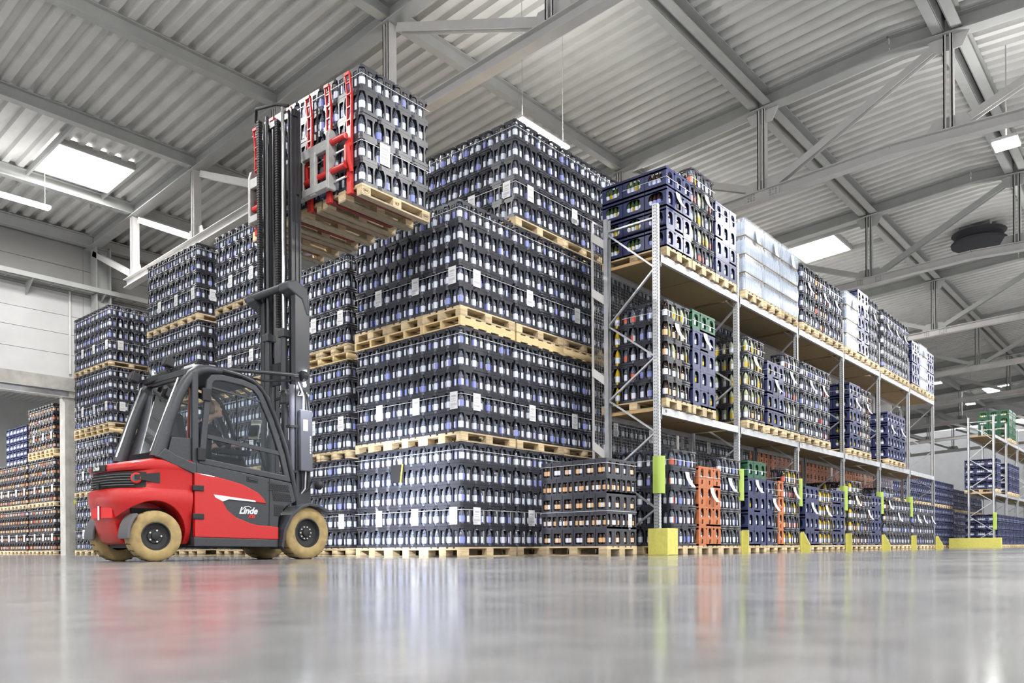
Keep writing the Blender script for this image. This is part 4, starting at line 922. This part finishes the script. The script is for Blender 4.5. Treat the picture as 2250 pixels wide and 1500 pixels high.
    b.add(vs, [(k, (k + 1) % n, (k + 1) % n + n, k + n) for k in range(n)] + [(k + 2 * n, k + 3 * n, (k + 1) % n + 3 * n, (k + 1) % n + 2 * n) for k in range(n)] + [(k, k + 2 * n, (k + 1) % n + 2 * n, (k + 1) % n) for k in range(n)] + [(k + n, (k + 1) % n + n, (k + 1) % n + 3 * n, k + 3 * n) for k in range(n)])
    door = b.build('cab_door', M['char'], fk, bevel=.01)
    MB().prism(di, 'y', Y(.552), Y(.556)).build('door_window', M['winglass'], door)
    MB().bar((-1.42, Y(.562), 1.495), (-.40, Y(.562), 1.375), .022, .05, up=(0, 0, 1)).build('belt_bar', M['char'], door)
    MB().bar((-1.36, Y(.562), 2.09), (-.64, Y(.562), 2.005), .018, .022).build('upper_bar', M['char'], door)
    MB().bar((-1.02, Y(.558), 2.05), (-1.02, Y(.558), 1.45), .012, .016, up=(0, 1, 0)).build('pane_divider', M['black'], door)
    for zz in (1.99, 1.27): MB().bx(-1.555 if zz < 1.5 else -1.49, -1.455 if zz < 1.5 else -1.38, min(Y(.56), Y(.6)), max(Y(.56), Y(.6)), zz - .075, zz + .075).build('door_hinge', M['dark'], door, bevel=.008)
    hd = MB().prism([(-.9, 1.05), (-.74, 1.02), (-.74, .97), (-.9, .985)], 'y', Y(.57), Y(.577)).build('door_handle', M['black'], fk, bevel=.003); MB().prism([(-.88, 1.03), (-.76, 1.01), (-.76, .995), (-.88, 1.01)], 'y', Y(.575), Y(.585)).build('handle_grip', M['char_g'], hd)
text('side_logo', 'Linde', .115, M['white'], fk, (-.885, -.576, .615), (PI / 2, 0, 0), .35, .003)
MB().tube([(-.96, -.577, .63), (-.93, -.577, .665), (-.88, -.577, .675), (-.84, -.577, .655)], .005, 6).build('logo_arc', M['white'], fk)
text('model_mark', 'X35', .05, M['redprint'], fk, (-.84, -.576, .545), (PI / 2, 0, 0), .35, .002)
# roof, rear window, cab interior
b = MB(); b.prism([(-1.66, 2.24), (-1.4, 2.33), (-.95, 2.33), (-.72, 2.25), (-.72, 2.22), (-.95, 2.30), (-1.4, 2.30), (-1.66, 2.21)], 'y', -.5, .5); b.build('roof_panel', M['char'], fk)
for k in range(5): MB().bar((-.95, -.4 + k * .2, 2.33), (-.6, -.4 + k * .2, 2.16), .03, .03).build('roof_bar', M['char'], fk)
MB().bar((-1.62, -.46, 2.235), (-1.62, .46, 2.235), .06, .1).build('roof_rear_beam', M['char'], fk, bevel=.01)
MB().add([(-1.9, -.42, 1.3), (-1.9, .42, 1.3), (-1.62, .42, 2.18), (-1.62, -.42, 2.18)], [(0, 1, 2, 3)]).build('rear_window', M['winglass'], fk)
MB().add([(-.21, -.5, 1.05), (-.21, .5, 1.05), (-.64, .49, 2.18), (-.64, -.49, 2.18)], [(0, 1, 2, 3)]).build('windscreen', M['winglass'], fk)
MB().bx(-1.56, -.3, -.48, .48, .98, 1.0).build('cab_floor', M['dark'], fk)
st = MB(); st.bx(-1.45, -.95, -.25, .25, 1.02, 1.16); seat = st.build('driver_seat', M['dark'], fk, bevel=.04)
o = MB().bx(-.06, .06, -.24, .24, 0, .68).build('seat_back', M['dark'], seat, bevel=.04, loc=(-1.47, 0, 1.12)); o.rotation_euler = (0, -.2, 0)
MB().tube([(-1.58, -.40, 1.3), (-1.55, -.42, 2.1)], .018, 8).build('belt_strap', M['seatred'], seat)
MB().bx(-1.2, -.7, -.37, -.27, 1.33, 1.40).build('armrest', M['dark'], seat, bevel=.02); MB().tube([(-.72, -.32, 1.40), (-.70, -.32, 1.47)], .02, 8).build('joystick', M['black'], seat)
sw = MB(); sw.tube([(-.62 + .15 * math.cos(a) * .55, .12 + .15 * math.sin(a), 1.52 + .15 * math.cos(a) * .8) for a in [2 * PI * k / 20 for k in range(21)]], .014, 6); sw.tube([(-.62, .12, 1.52), (-.42, .12, 1.05)], .03, 8); sw.build('steering_wheel', M['dark'], fk, True)
sc_ = MB().bx(-.012, .012, -.07, .07, -.14, .14).build('display', M['screen'], fk, bevel=.006, loc=(-.55, -.22, 1.70)); sc_.rotation_euler = (0, .35, .5); MB().bx(-.04, -.012, -.06, .06, -.1, .05).build('display_mount', M['black'], sc_)
MB().tube([(-.5, -.2, 1.55), (-.36, -.2, 1.1)], .018, 8).build('display_post', M['dark'], fk); MB().tube([(-.42, -.3, 1.6), (-.40, -.3, 1.92)], .014, 8).build('interior_rail', M['chrome'], fk)
# lamps, mirror, pipe
for (x, y, z) in ((-1.83, .42, 2.27), (-1.60, .02, 2.44)):
    lp = MB(); lp.bx(-.05, .06, -.06, .06, -.06, .06); o = lp.build('work_lamp', M['dark'], fk, bevel=.015, loc=(x, y, z)); o.rotation_euler = (0, .25, 0); MB().lathe([(.05, -.055), (.045, -.048)], 14, (0, 0, 0), 'x').build('lens', M['lens'], o); MB().bar((.0, 0, -.06), (.06, 0, -.13), .03, .03).build('lamp_bracket', M['dark'], o)
MB().bar((-1.72, .40, 2.22), (-1.5, -.08, 2.36), .05, .07).build('light_bar', M['dark'], fk, bevel=.01)
for k in range(2): MB().lathe([(.03, 0), (.03, .05), (.02, .07)], 12, (-1.66 + k * .1, .26 - k * .2, 2.30 + k * .05)).build('beacon', M['chrome'], fk, True)
MB().bx(-1.52, -1.3, -.42, -.2, 2.33, 2.37).build('roof_hatch', M['silver'], fk, bevel=.01)
MB().tube([(-1.2, -.43, 2.36), (-.5, -.44, 2.43), (-.05, -.46, 2.465)], .026, 10).build('roof_pipe', M['char_g'], fk, True)
MB().tube([(-.9, -.36, 2.34), (-.5, -.38, 2.33), (-.1, -.4, 2.40)], .014, 8).build('roof_hose', M['dark'], fk, True)
ld = MB(); ld.lathe([(.035, 0), (.07, .01), (.075, .06), (.05, .09)], 18, (0, 0, 0), 'x'); led = ld.build('front_lamp', M['dark'], fk, True, loc=(-.02, -.48, 2.46))
MB().tube([(.075, .078 * math.cos(a), .078 * math.sin(a)) for a in [-1.5 + k * .3 for k in range(12)]], .013, 6).build('led_ring', M['ledw'], led, True)
MB().lathe([(.025, 0), (.022, .02)], 10, (.02, -.05, -.13), 'x').build('blue_spot', M['ledw'], led)
mi = MB(); mi.tube([(0, -.06, -.07), (0, -.08, .02), (0, -.04, .085), (0, .04, .085), (0, .07, .02), (0, .06, -.07), (0, -.06, -.07)], .018, 8); o = mi.build('side_mirror', M['char_g'], fk, True, loc=(-.42, -.68, 2.09)); MB().bar((0, .06, 0), (-.03, .16, -.02), .03, .03).build('mirror_arm', M['dark'], o)
# wheels
def wheel(x, y, r, w, s, steer, nuts):
    o = empty('wheel', (x, y, r), steer, fk); hw = w / 2; k = r / .35
    rim = .19 * k
    prof = [(rim, -hw * .86), (rim + .03 * k, -hw * .97), (r * .78, -hw), (r * .93, -hw * .93), (r * .985, -hw * .78), (r, -hw * .55), (r, hw * .55), (r * .985, hw * .78), (r * .93, hw * .93), (r * .78, hw), (rim + .03 * k, hw * .97), (rim, hw * .86)]
    ty = MB().lathe(prof, 44, (0, 0, 0), 'y', 0, False).build('tyre', M['tyre'], o, True)
    tr_ = MB()
    for q in range(22):
        a = 2 * PI * q / 22
        for e in (-1, 1):
            pts = [(r * 1.002 * math.cos(a + d), e * yy, r * 1.002 * math.sin(a + d)) for d, yy in ((0, hw * .08), (.05, hw * .3), (.02, hw * .55), (.06, hw * .8))]
            tr_.tube(pts, .005, 4, caps=False)
    tr_.build('tread_groove', M['rubber'], ty)
    ri = MB(); ri.lathe([(rim * 1.02, s * hw * .90), (rim * .95, s * hw * .92), (rim * .9, s * hw * .5), (rim * .55, s * hw * .42), (rim * .5, s * hw * .55), (rim * .2, s * hw * .55)][::s], 32, (0, 0, 0), 'y', 0, False); rr = ri.build('rim', M['rubber'], o, True)
    MB().lathe([(rim * .28, s * hw * .55), (rim * .27, s * hw * .72), (rim * .18, s * hw * .76)][::s], 16, (0, 0, 0), 'y').build('hub', M['dark'], o, True)
    for q in range(nuts):
        a = 2 * PI * q / nuts; MB().lathe([(.011, s * hw * .5), (.011, s * hw * .62)][::s], 6, (rim * .42 * math.cos(a), 0, rim * .42 * math.sin(a)), 'y').build('wheel_nut', M['galv'], o)
    return o
wheel(0, -.46, .352, .27, -1, 0, 10); wheel(0, .46, .352, .27, 1, 0, 6); wheel(-2.03, -.455, .293, .235, -1, -.16, 5); wheel(-2.03, .455, .293, .235, 1, -.16, 5)
# mast
ms = MB()
for y, s in ((-.43, -1), (.36, 1)):
    ms.bx(-.08, .15, y - .02, y + .02, .28, 3.58); ms.bx(-.08, -.05, y - s * .08, y, .28, 3.58); ms.bx(.12, .15, y - s * .08, y, .28, 3.58)
mast = ms.build('mast_frame', M['char_g'], fk, bevel=.004)
for y, s in ((-.33, -1), (.26, 1)):
    MB().ibeam((.03, y, .9), (.03, y, 6.1), .16, .07, .02, .02, up=(0, 1, 0)).build('inner_rail', M['mast'], mast)
    for xx in (-.05, .015, .075): MB().bx(xx, xx + .016, y - .012, y + .001, .9, 6.09).build('rail_rib', M['char_g'], mast)
for y, s in ((-.26, -1), (.19, 1)): MB().ibeam((.09, y, 2.6), (.09, y, 6.05), .14, .06, .02, .02, up=(0, 1, 0)).build('inmost_rail', M['mast'], mast)
MB().bx(-.02, .05, -.36, .3, 6.0, 6.1).build('top_crossbar', M['mast'], mast, bevel=.01); MB().tube([(-.05, -.28, 6.14), (-.12, -.1, 6.2), (-.12, .38, 6.3), (-.05, .5, 6.18)], .022, 8).build('hose_guide', M['dark'], mast, True)
MB().bx(.02, .07, -.36, .3, 4.95, 5.06).build('mid_crossbar', M['mast'], mast); MB().bx(.0, .05, -.4, .34, 2.42, 2.72).build('lower_crossplate', M['char'], mast)
MB().tube([(-.14, .60, 3.66), (-.15, .2, 3.66), (-.15, -.24, 3.66)], .05, 12).build('top_crossbeam', M['char'], mast, True)
b = MB(); b.prism([(-.2, 3.70), (-.06, 3.74), (.12, 3.66), (.15, 3.3), (.1, 3.3), (.02, 3.5), (-.2, 3.60)], 'y', -.46, -.24); b.build('crossbeam_bracket', M['char'], mast, bevel=.02); b = MB(); b.prism([(-.19, 3.70), (-.06, 3.72), (.12, 3.6), (.15, 3.3), (.05, 3.45), (-.19, 3.60)], 'y', .36, .56); b.build('crossbeam_bracket', M['char'], mast, bevel=.02)
for y in (-.22, .15):
    MB().tube([(-.10, y, .5), (-.10, y, 3.12)], .045, 14).build('lift_cylinder', M['char_g'], mast, True); MB().tube([(-.10, y, 3.1), (-.10, y, 6.12)], .024, 12).build('piston_rod', M['chrome'] if y < 0 else M['mast'], mast, True)
    MB().bx(-.16, -.02, y - .07, y + .07, 3.0, 3.1).build('cylinder_clamp', M['char'], mast, bevel=.01)
MB().tube([(-.16, -.46, .85), (-.15, -.46, 2.32)], .04, 14).build('hydraulic_tube', M['cover'], mast, True)
for z in (1.15, 1.75): MB().bx(-.21, -.09, -.51, -.41, z, z + .03).build('tube_clip', M['dark'], mast)
for (x, y, z0, z1) in ((-.06, .40, 3.3, 6.2), (-.02, .02, 3.2, 6.1)):
    ch = MB()
    for k in range(int((z1 - z0) / .035)): ch.bx(x - .03, x + .03, y - .028, y + .028, z0 + k * .035, z0 + k * .035 + .027)
    ch.build('hose_chain', M['rubber'], mast)
for y in (-.12, .16): MB().bx(-.008, .008, y - .015, y + .015, 2.8, 6.05).build('lift_chain', M['mast'], mast)
bx_ = MB().bx(-.06, .13, -.53, -.46, 1.18, 2.0).build('valve_cover', M['cover'], mast, bevel=.01); MB().bx(-.02, .05, -.532, -.53, 1.72, 1.87).build('type_plate', M['white'], bx_)
for k in range(7): MB().bx(.085, .10, -.5325, -.53, 1.42 + k * .035, 1.445 + k * .035).build('lettering', M['silver'], bx_)
text('mast_logo', 'Linde', .085, M['white'], mast, (.03, -.458, 2.22), (PI / 2, 0, 0), .35, .002)
for k in range(3): MB().tube([(.02 + k * .05, -.48, 2.0), (.03 + k * .03, -.47, 2.2), (-.04, -.45, 2.38)], .013, 6).build('hose', M['silver'] if k == 0 else M['rubber'], mast, True)
for k in range(3): MB().tube([(.0 + k * .05, -.48, 1.18), (.0 + k * .045, -.47, .95), (-.05, -.4, .8)], .014, 6).build('hose', M['galv'] if k == 1 else M['rubber'], mast, True)
# multi-pallet clamp
cl = MB().bx(.24, .30, -.72, 1.12, 5.52, 5.66).build('clamp_carriage', M['cargrey'], fk, bevel=.008)
MB().bx(.22, .32, -.74, 1.14, 5.0, 5.1).build('lower_rail', M['cargrey'], cl, bevel=.008)
for y in (-.42, -.12, .5, .82): MB().bx(.23, .28, y - .06, y + .06, 4.98, 5.56).build('frame_post', M['cargrey'], cl, bevel=.01)
for y in (-.76, 1.12):
    b = MB(); b.prism([(.24, 4.99), (.37, 4.99), (.39, 5.12), (.34, 5.3), (.39, 5.5), (.39, 5.72), (.35, 5.80), (.27, 5.80), (.24, 5.7)], 'y', y, y + .06); b.build('end_plate', M['cargrey'], cl, bevel=.012)
for z in (5.62, 5.23):
    MB().tube([(.30, -1.06, z), (.30, 1.18, z)], .042, 12).build('slide_tube', M['clampred'], cl, True)
for z in (5.47, 5.1): MB().tube([(.33, -1.02, z), (.33, 1.1, z)], .017, 8).build('guide_rod', M['chrome'], cl, True)
for (y0, z0) in ((-.05, 5.5), (.62, 5.5)): MB().tube([(.18, y0 - .1, z0 - .4), (.12, y0 - .08, z0), (.14, y0, z0 + .28), (.2, y0 + .08, z0 + .25), (.22, y0 + .1, z0 - .05)], .018, 8).build('hose_loop', M['rubber'], cl, True)
MB().bx(.1, .24, -.2, .3, 5.0, 5.5).build('cylinder_block', M['dark'], cl, bevel=.02)
LP = [-.82, .05, .92]
for c in LP:
    for d in (-.22, .22):
        y = c + d; ar = MB().bx(.36, .405, y - .05, y + .05, 4.87, 5.78).build('clamp_arm', M['clampred'], cl, bevel=.006)
        ld = MB()
        for e in (-1, 1): ld.prism([(.362, 5.75), (.395, 5.75), (.40, 6.2), (.36, 6.47), (.335, 6.47), (.365, 6.2)], 'y', y + e * .045 - .008, y + e * .045 + .008)
        for z in (5.85, 6.02, 6.19, 6.34): ld.bx(.362 - (z - 6.1) * .04 * (z > 6.1), .395 - (z - 6.1) * .08 * (z > 6.1), y - .045, y + .045, z, z + .018)
        ld.bx(.33, .36, y - .05, y + .05, 6.44, 6.48); ld.build('backrest_ladder', M['clampred'], ar)
        MB().prism([(.38, 4.872), (.38, 4.92), (1.5, 4.905), (1.52, 4.89), (1.5, 4.88)], 'y', y - .032, y + .032).build('fork_blade', M['fork'], ar)
        MB().prism([(.30, 5.5), (.36, 5.62), (.36, 5.3), (.32, 5.2), (.30, 5.3)], 'y', y - .02, y + .02).build('arm_bracket', M['clampred'], ar)
for y in (-1.1, 1.2): MB().tube([(.36, y, 5.15), (.30, y - .02, 5.3), (.28, y - .02, 5.45), (.33, y - .02, 5.5)], .03, 8).build('clamp_hook', M['clampred'], cl, True)
hl = MB(); hl.lathe([(.03, 0), (.06, .02), (.065, .07), (.055, .075)], 16, (0, 0, 0), 'x'); hl = hl.build('head_lamp', M['dark'], fk, True, loc=(.15, -.56, 1.0)); MB().lathe([(.053, .068), (.05, .076)], 16, (0, 0, 0), 'x').build('lens', M['ledw'], hl)
# headlamp light of the truck
sp = bpy.data.lights.new('truck_lamp', 'SPOT'); sp.energy = 500; sp.spot_size = 1.7; sp.spot_blend = .9; sp.color = (.9, .94, 1); sp.shadow_soft_size = .06
spo = bpy.data.objects.new('truck_lamp', sp); COL.objects.link(spo); spo.parent = fk; spo.location = (.24, -.56, 1.0)
spo.rotation_euler = (Vector((2.0, .0, .95)) - Vector((.24, -.56, 1.0))).to_track_quat('-Z', 'Y').to_euler()
sp2 = bpy.data.lights.new('truck_lamp', 'SPOT'); sp2.energy = 70; sp2.spot_size = 1.3; sp2.spot_blend = .9; sp2.color = (.9, .93, 1); sp2.shadow_soft_size = .03
spo2 = bpy.data.objects.new('truck_lamp', sp2); COL.objects.link(spo2); spo2.parent = fk; spo2.location = (-.10, -.80, 2.42); spo2.rotation_euler = (Vector((.03, -.47, 1.6)) - Vector((-.10, -.80, 2.42))).to_track_quat('-Z', 'Y').to_euler()

# ---------------- the lifted load
G = 'crates of the lifted load'; GB = 'bottles of the lifted load'; PZ = 4.64; LX = .42 * FS; LP = [c * FS for c in LP]
for pi, c in enumerate(LP):
    o = pallet(0, 0, 0, 'wooden pallet on the raised forks, %s' % ['nearest the camera', 'middle one', 'farthest from the camera'][pi], 'pallets on the forks', FA, parts=True); o.location = fw_(LX + .6, c, PZ)
    if pi == 0:
        text('brand_mark', 'KF', .06, M['black'], o, (0, -.402, .062), (PI / 2, 0, 0))
        for x in (-.5275, .5275): text('brand_mark', 'EPAL', .036, M['black'], o, (x, -.402, .062), (PI / 2, 0, 0)); MB().tube([(x + .055 * math.cos(a), -.401, .062 + .03 * math.sin(a)) for a in [k * PI / 8 for k in range(17)]], .0018, 4).build('brand_oval', M['black'], o)
    for j in range(3):
        for i in range(4):
            if i > 0 and not (pi == 0 and j == 0): continue
            for r in range(5):
                x = LX + (i + .5) * .3 + jit(.005); y = c - .4 + (j + .5) * .2667 + jit(.005); z = PZ + .144 + r * RH
                isL, isR = i == 0, (pi == 0 and j == 0)
                rn = 'top row' if r == 4 else ORD[r + 1] + ' row up'
                w = '%s, %s of the lifted load' % (rn, 'near corner' if isL and isR else ('%s along the clamp side' % ORD[pi * 3 + j + 1] if isL else '%s along the right side' % ORD[i + 1]))
                crate('black', fw_(x, y, z), 'black crate, ' + w, G, FA)
                a, b_ = -.1485, -.1317
                v = lambda: random.choice(WW)
                if isL: bottle(v(), fw_(x + a + .049, y, z + .012), 'bottle in clamp-side window, ' + w, GB)
                if isR: bottle(v(), fw_(x, y + b_ + .049, z + .012), 'bottle in right-side window, ' + w, GB)
                if isL and isR: bottle(v(), fw_(x + a + .046, y + b_ + .046, z + .012), 'bottle at the edge, ' + w, GB)
                elif isL: bottle(v(), fw_(x + a + .047, y + b_ + .018, z + .012), 'bottle at crate edge, ' + w, GB)
                else: bottle(v(), fw_(x + a + .018, y + b_ + .047, z + .012), 'bottle at crate edge, ' + w, GB)
for zz, n in ((4.6, 'uppermost'), (1.8, 'lower')): strap([fw_(LX - .004, LP[2] + .4, 0)[:2], fw_(LX - .004, LP[0] - .404, 0)[:2], fw_(LX + 1.2, LP[0] - .404, 0)[:2]], PZ + .144 + zz * RH, '%s white strap round the lifted load' % n, 'packing straps')
paper(fw_(LX + .38, LP[0] - .41, PZ + .144 + 2.05 * RH), 'R', 'white paper on the right side of the lifted load', .17, .28)

# ---------------- the driver
def blob(b, c, r, n=14, rot=None):
    vs = []; k2 = n // 2
    for i in range(k2 + 1):
        t = PI * i / k2
        for k in range(n):
            a = 2 * PI * k / n; p = Vector((r[0] * math.sin(t) * math.cos(a), r[1] * math.sin(t) * math.sin(a), r[2] * math.cos(t)))
            if rot: p = rot @ p
            vs.append(p + Vector(c))
    b.add(vs, [(i * n + k, (i + 1) * n + k, (i + 1) * n + (k + 1) % n, i * n + (k + 1) % n) for i in range(k2) for k in range(n)])
def limb(b, pts, rs):
    b.tube(pts, rs, 12)
    for p, r in zip(pts, rs): blob(b, p, (r, r, r), 12)
def remesh(b, name, m, parent, vox):
    o = b.build(name, m, parent); r = o.modifiers.new('r', 'REMESH'); r.mode = 'VOXEL'; r.voxel_size = vox; r.use_smooth_shade = True
    s = o.modifiers.new('s', 'SMOOTH'); s.iterations = 4; s.factor = .5; return o
flesh = MB(); HR = Matrix.Rotation(-.22, 3, 'Y') ; HC = Vector((-1.04, -.06, 1.925))
def hp(x, y, z): return HC + HR @ Vector((x, y, z))
blob(flesh, hp(-.012, 0, .02), (.098, .076, .102), 20, HR); blob(flesh, hp(.03, 0, -.045), (.062, .056, .068), 16, HR); blob(flesh, hp(.075, 0, -.088), (.024, .03, .022), 12, HR)
blob(flesh, hp(.098, 0, -.012), (.018, .012, .022), 10, HR); blob(flesh, hp(.085, 0, .02), (.012, .011, .03), 10, HR); blob(flesh, hp(.085, 0, -.052), (.012, .024, .006), 10, HR); blob(flesh, hp(.082, 0, -.062), (.012, .022, .007), 10, HR)
blob(flesh, hp(.068, 0, .042), (.022, .052, .014), 12, HR)
for s in (-1, 1): blob(flesh, hp(-.005, s * .078, -.005), (.02, .01, .032), 10, HR); blob(flesh, hp(.06, s * .04, -.015), (.02, .02, .02), 10, HR)
limb(flesh, [tuple(hp(-.02, 0, -.06)), (-1.12, 0, 1.79), (-1.15, 0, 1.70)], [.05, .054, .062])
def hand(b, wr, d, side):
    wr = Vector(wr); d = Vector(d).normalized(); sd = d.cross(Vector((0, 0, 1))).normalized() * side; up = Vector((0, 0, 1)); pc = wr + d * .05
    limb(b, [tuple(wr), tuple(pc), tuple(wr + d * .085)], [.026, .03, .028]); blob(b, pc + sd * .012, (.045, .035, .018), 12)
    for k, L in enumerate((.075, .085, .08, .062)):
        p = wr + d * .09 + sd * (.03 - .02 * k); q = p + d * L * .45 - up * .008; q2 = q + d * L * .3 - up * .025; q3 = q2 - up * .025 - d * .008
        limb(b, [tuple(p), tuple(q), tuple(q2), tuple(q3)], [.0095, .009, .0085, .0075])
    t = wr + d * .035 + sd * .03; limb(b, [tuple(t), tuple(t + d * .03 + sd * .022), tuple(t + d * .06 + sd * .02 - up * .01)], [.012, .011, .0095])
limb(flesh, [(-1.08, -.31, 1.45), (-.9, -.31, 1.46), (-.77, -.30, 1.47)], [.042, .036, .027]); hand(flesh, (-.77, -.30, 1.47), (1, 0, -.05), -1)
limb(flesh, [(-1.02, .33, 1.42), (-.85, .26, 1.5), (-.72, .2, 1.56)], [.042, .036, .027]); hand(flesh, (-.72, .2, 1.56), (.9, -.3, .1), 1)
limb(flesh, [(-1.15, 0, 1.65), (-1.2, 0, 1.4), (-1.22, 0, 1.24)], [.09, .1, .1]); limb(flesh, [(-1.15, 0, 1.62), (-1.14, -.15, 1.62), (-1.10, -.28, 1.5), (-1.08, -.31, 1.45)], [.06, .06, .045, .042]); limb(flesh, [(-1.15, 0, 1.62), (-1.14, .15, 1.62), (-1.08, .3, 1.48), (-1.02, .33, 1.42)], [.06, .06, .045, .042])
pers = remesh(flesh, 'person', M['skin'], None, .007); pers.location = FO; pers.rotation_euler = (0, 0, FA); pers.scale = (FS, FS, FS)
tag(pers, 'driver in dark workwear seated in the cab, looking up at the load', 'person')
cz = MB(); limb(cz, [(-1.15, 0, 1.69), (-1.17, 0, 1.6), (-1.2, 0, 1.4), (-1.22, 0, 1.26)], [.085, .125, .135, .145]); blob(cz, (-1.16, 0, 1.60), (.12, .21, .13), 18); blob(cz, (-1.2, 0, 1.36), (.13, .18, .2), 18)
for s, pts in ((-1, [(-1.15, -.17, 1.64), (-1.12, -.26, 1.55), (-1.09, -.305, 1.47), (-1.0, -.31, 1.455)]), (1, [(-1.15, .17, 1.64), (-1.1, .27, 1.54), (-1.03, .325, 1.44), (-.95, .3, 1.46)])): limb(cz, pts, [.078, .068, .058, .052])
remesh(cz, 'jacket', M['navy'], pers, .011)
tz = MB(); blob(tz, (-1.2, 0, 1.24), (.16, .18, .1), 16)
for s in (-1, 1): limb(tz, [(-1.15, s * .1, 1.22), (-.95, s * .13, 1.25), (-.76, s * .15, 1.25), (-.66, s * .15, 1.12)], [.095, .085, .07, .058])
remesh(tz, 'trousers', M['navy'], pers, .011)
hz = MB(); blob(hz, hp(-.036, 0, .022), (.08, .0775, .1), 18, HR); remesh(hz, 'hair', M['hair'], pers, .006)
for s in (-1, 1): blob_ = MB(); blob(blob_, hp(.068, s * .032, .012), (.011, .012, .009), 10); blob_.build('eye', M['white'], pers, True); b2 = MB(); blob(b2, hp(.076, s * .034, .013), (.004, .006, .006), 8); b2.build('iris', M['black'], pers, True)

# ================================================================== individuals and the rest
CN = {'black': 'black_bottle_crate', 'blue': 'blue_bottle_crate', 'orange': 'orange_bottle_crate', 'green': 'green_bottle_crate', 'juice': 'small_bottle_crate'}
for kind in CN:
    lst = sorted([c for c in CR if c[0] == kind], key=lambda c: depth(c[2]))
    for (k, key, p, rz, lab, grp) in lst[:300]:
        o = link(CN[kind], CM[key], None, p, 0, rz); tag(o, lab, kind.replace('juice', 'small') + ' crate', grp)
    ms_ = Mass()
    for (k, key, p, rz, lab, grp) in lst[300:]: ms_.put(CM[key], p, rz)
    if lst[300:]:
        o = ms_.build(CN[kind] + 's', [CM[lst[0][1]].materials[0]]); tag(o, 'the remaining %s bottle crates in the farther stacks' % kind, kind + ' crate', None, 'stuff')
WAT = ('water', 'waterw')
def bottles(lst, N, many):
    lst = sorted(lst, key=lambda c: depth(c[1])); seen = {}
    for (v, p, rz, lab, grp) in lst[:N]:
        K = BK[v]; o = link('bottle', K['body'], None, p, 0, rz); link('label_band', K['lab'], o); link('cap', K['cap'], o)
        lab = COLOURW[v].split()[0] + ' ' + lab if v not in WAT else lab
        seen[lab] = seen.get(lab, 0) + 1
        tag(o, lab, 'bottle', grp)
    ms_ = Mass()
    for (v, p, rz, lab, grp) in lst[N:]: ms_.put(BK[v]['one'], p, rz)
    o = ms_.build('bottles', BMATS); tag(o, many, 'bottle', None, 'stuff')
bottles([b for b in BT if b[0] in WAT], 190, 'the remaining water bottles in the farther crates')
bottles([b for b in BT if b[0] not in WAT], 110, 'the remaining coloured bottles in the farther crates')
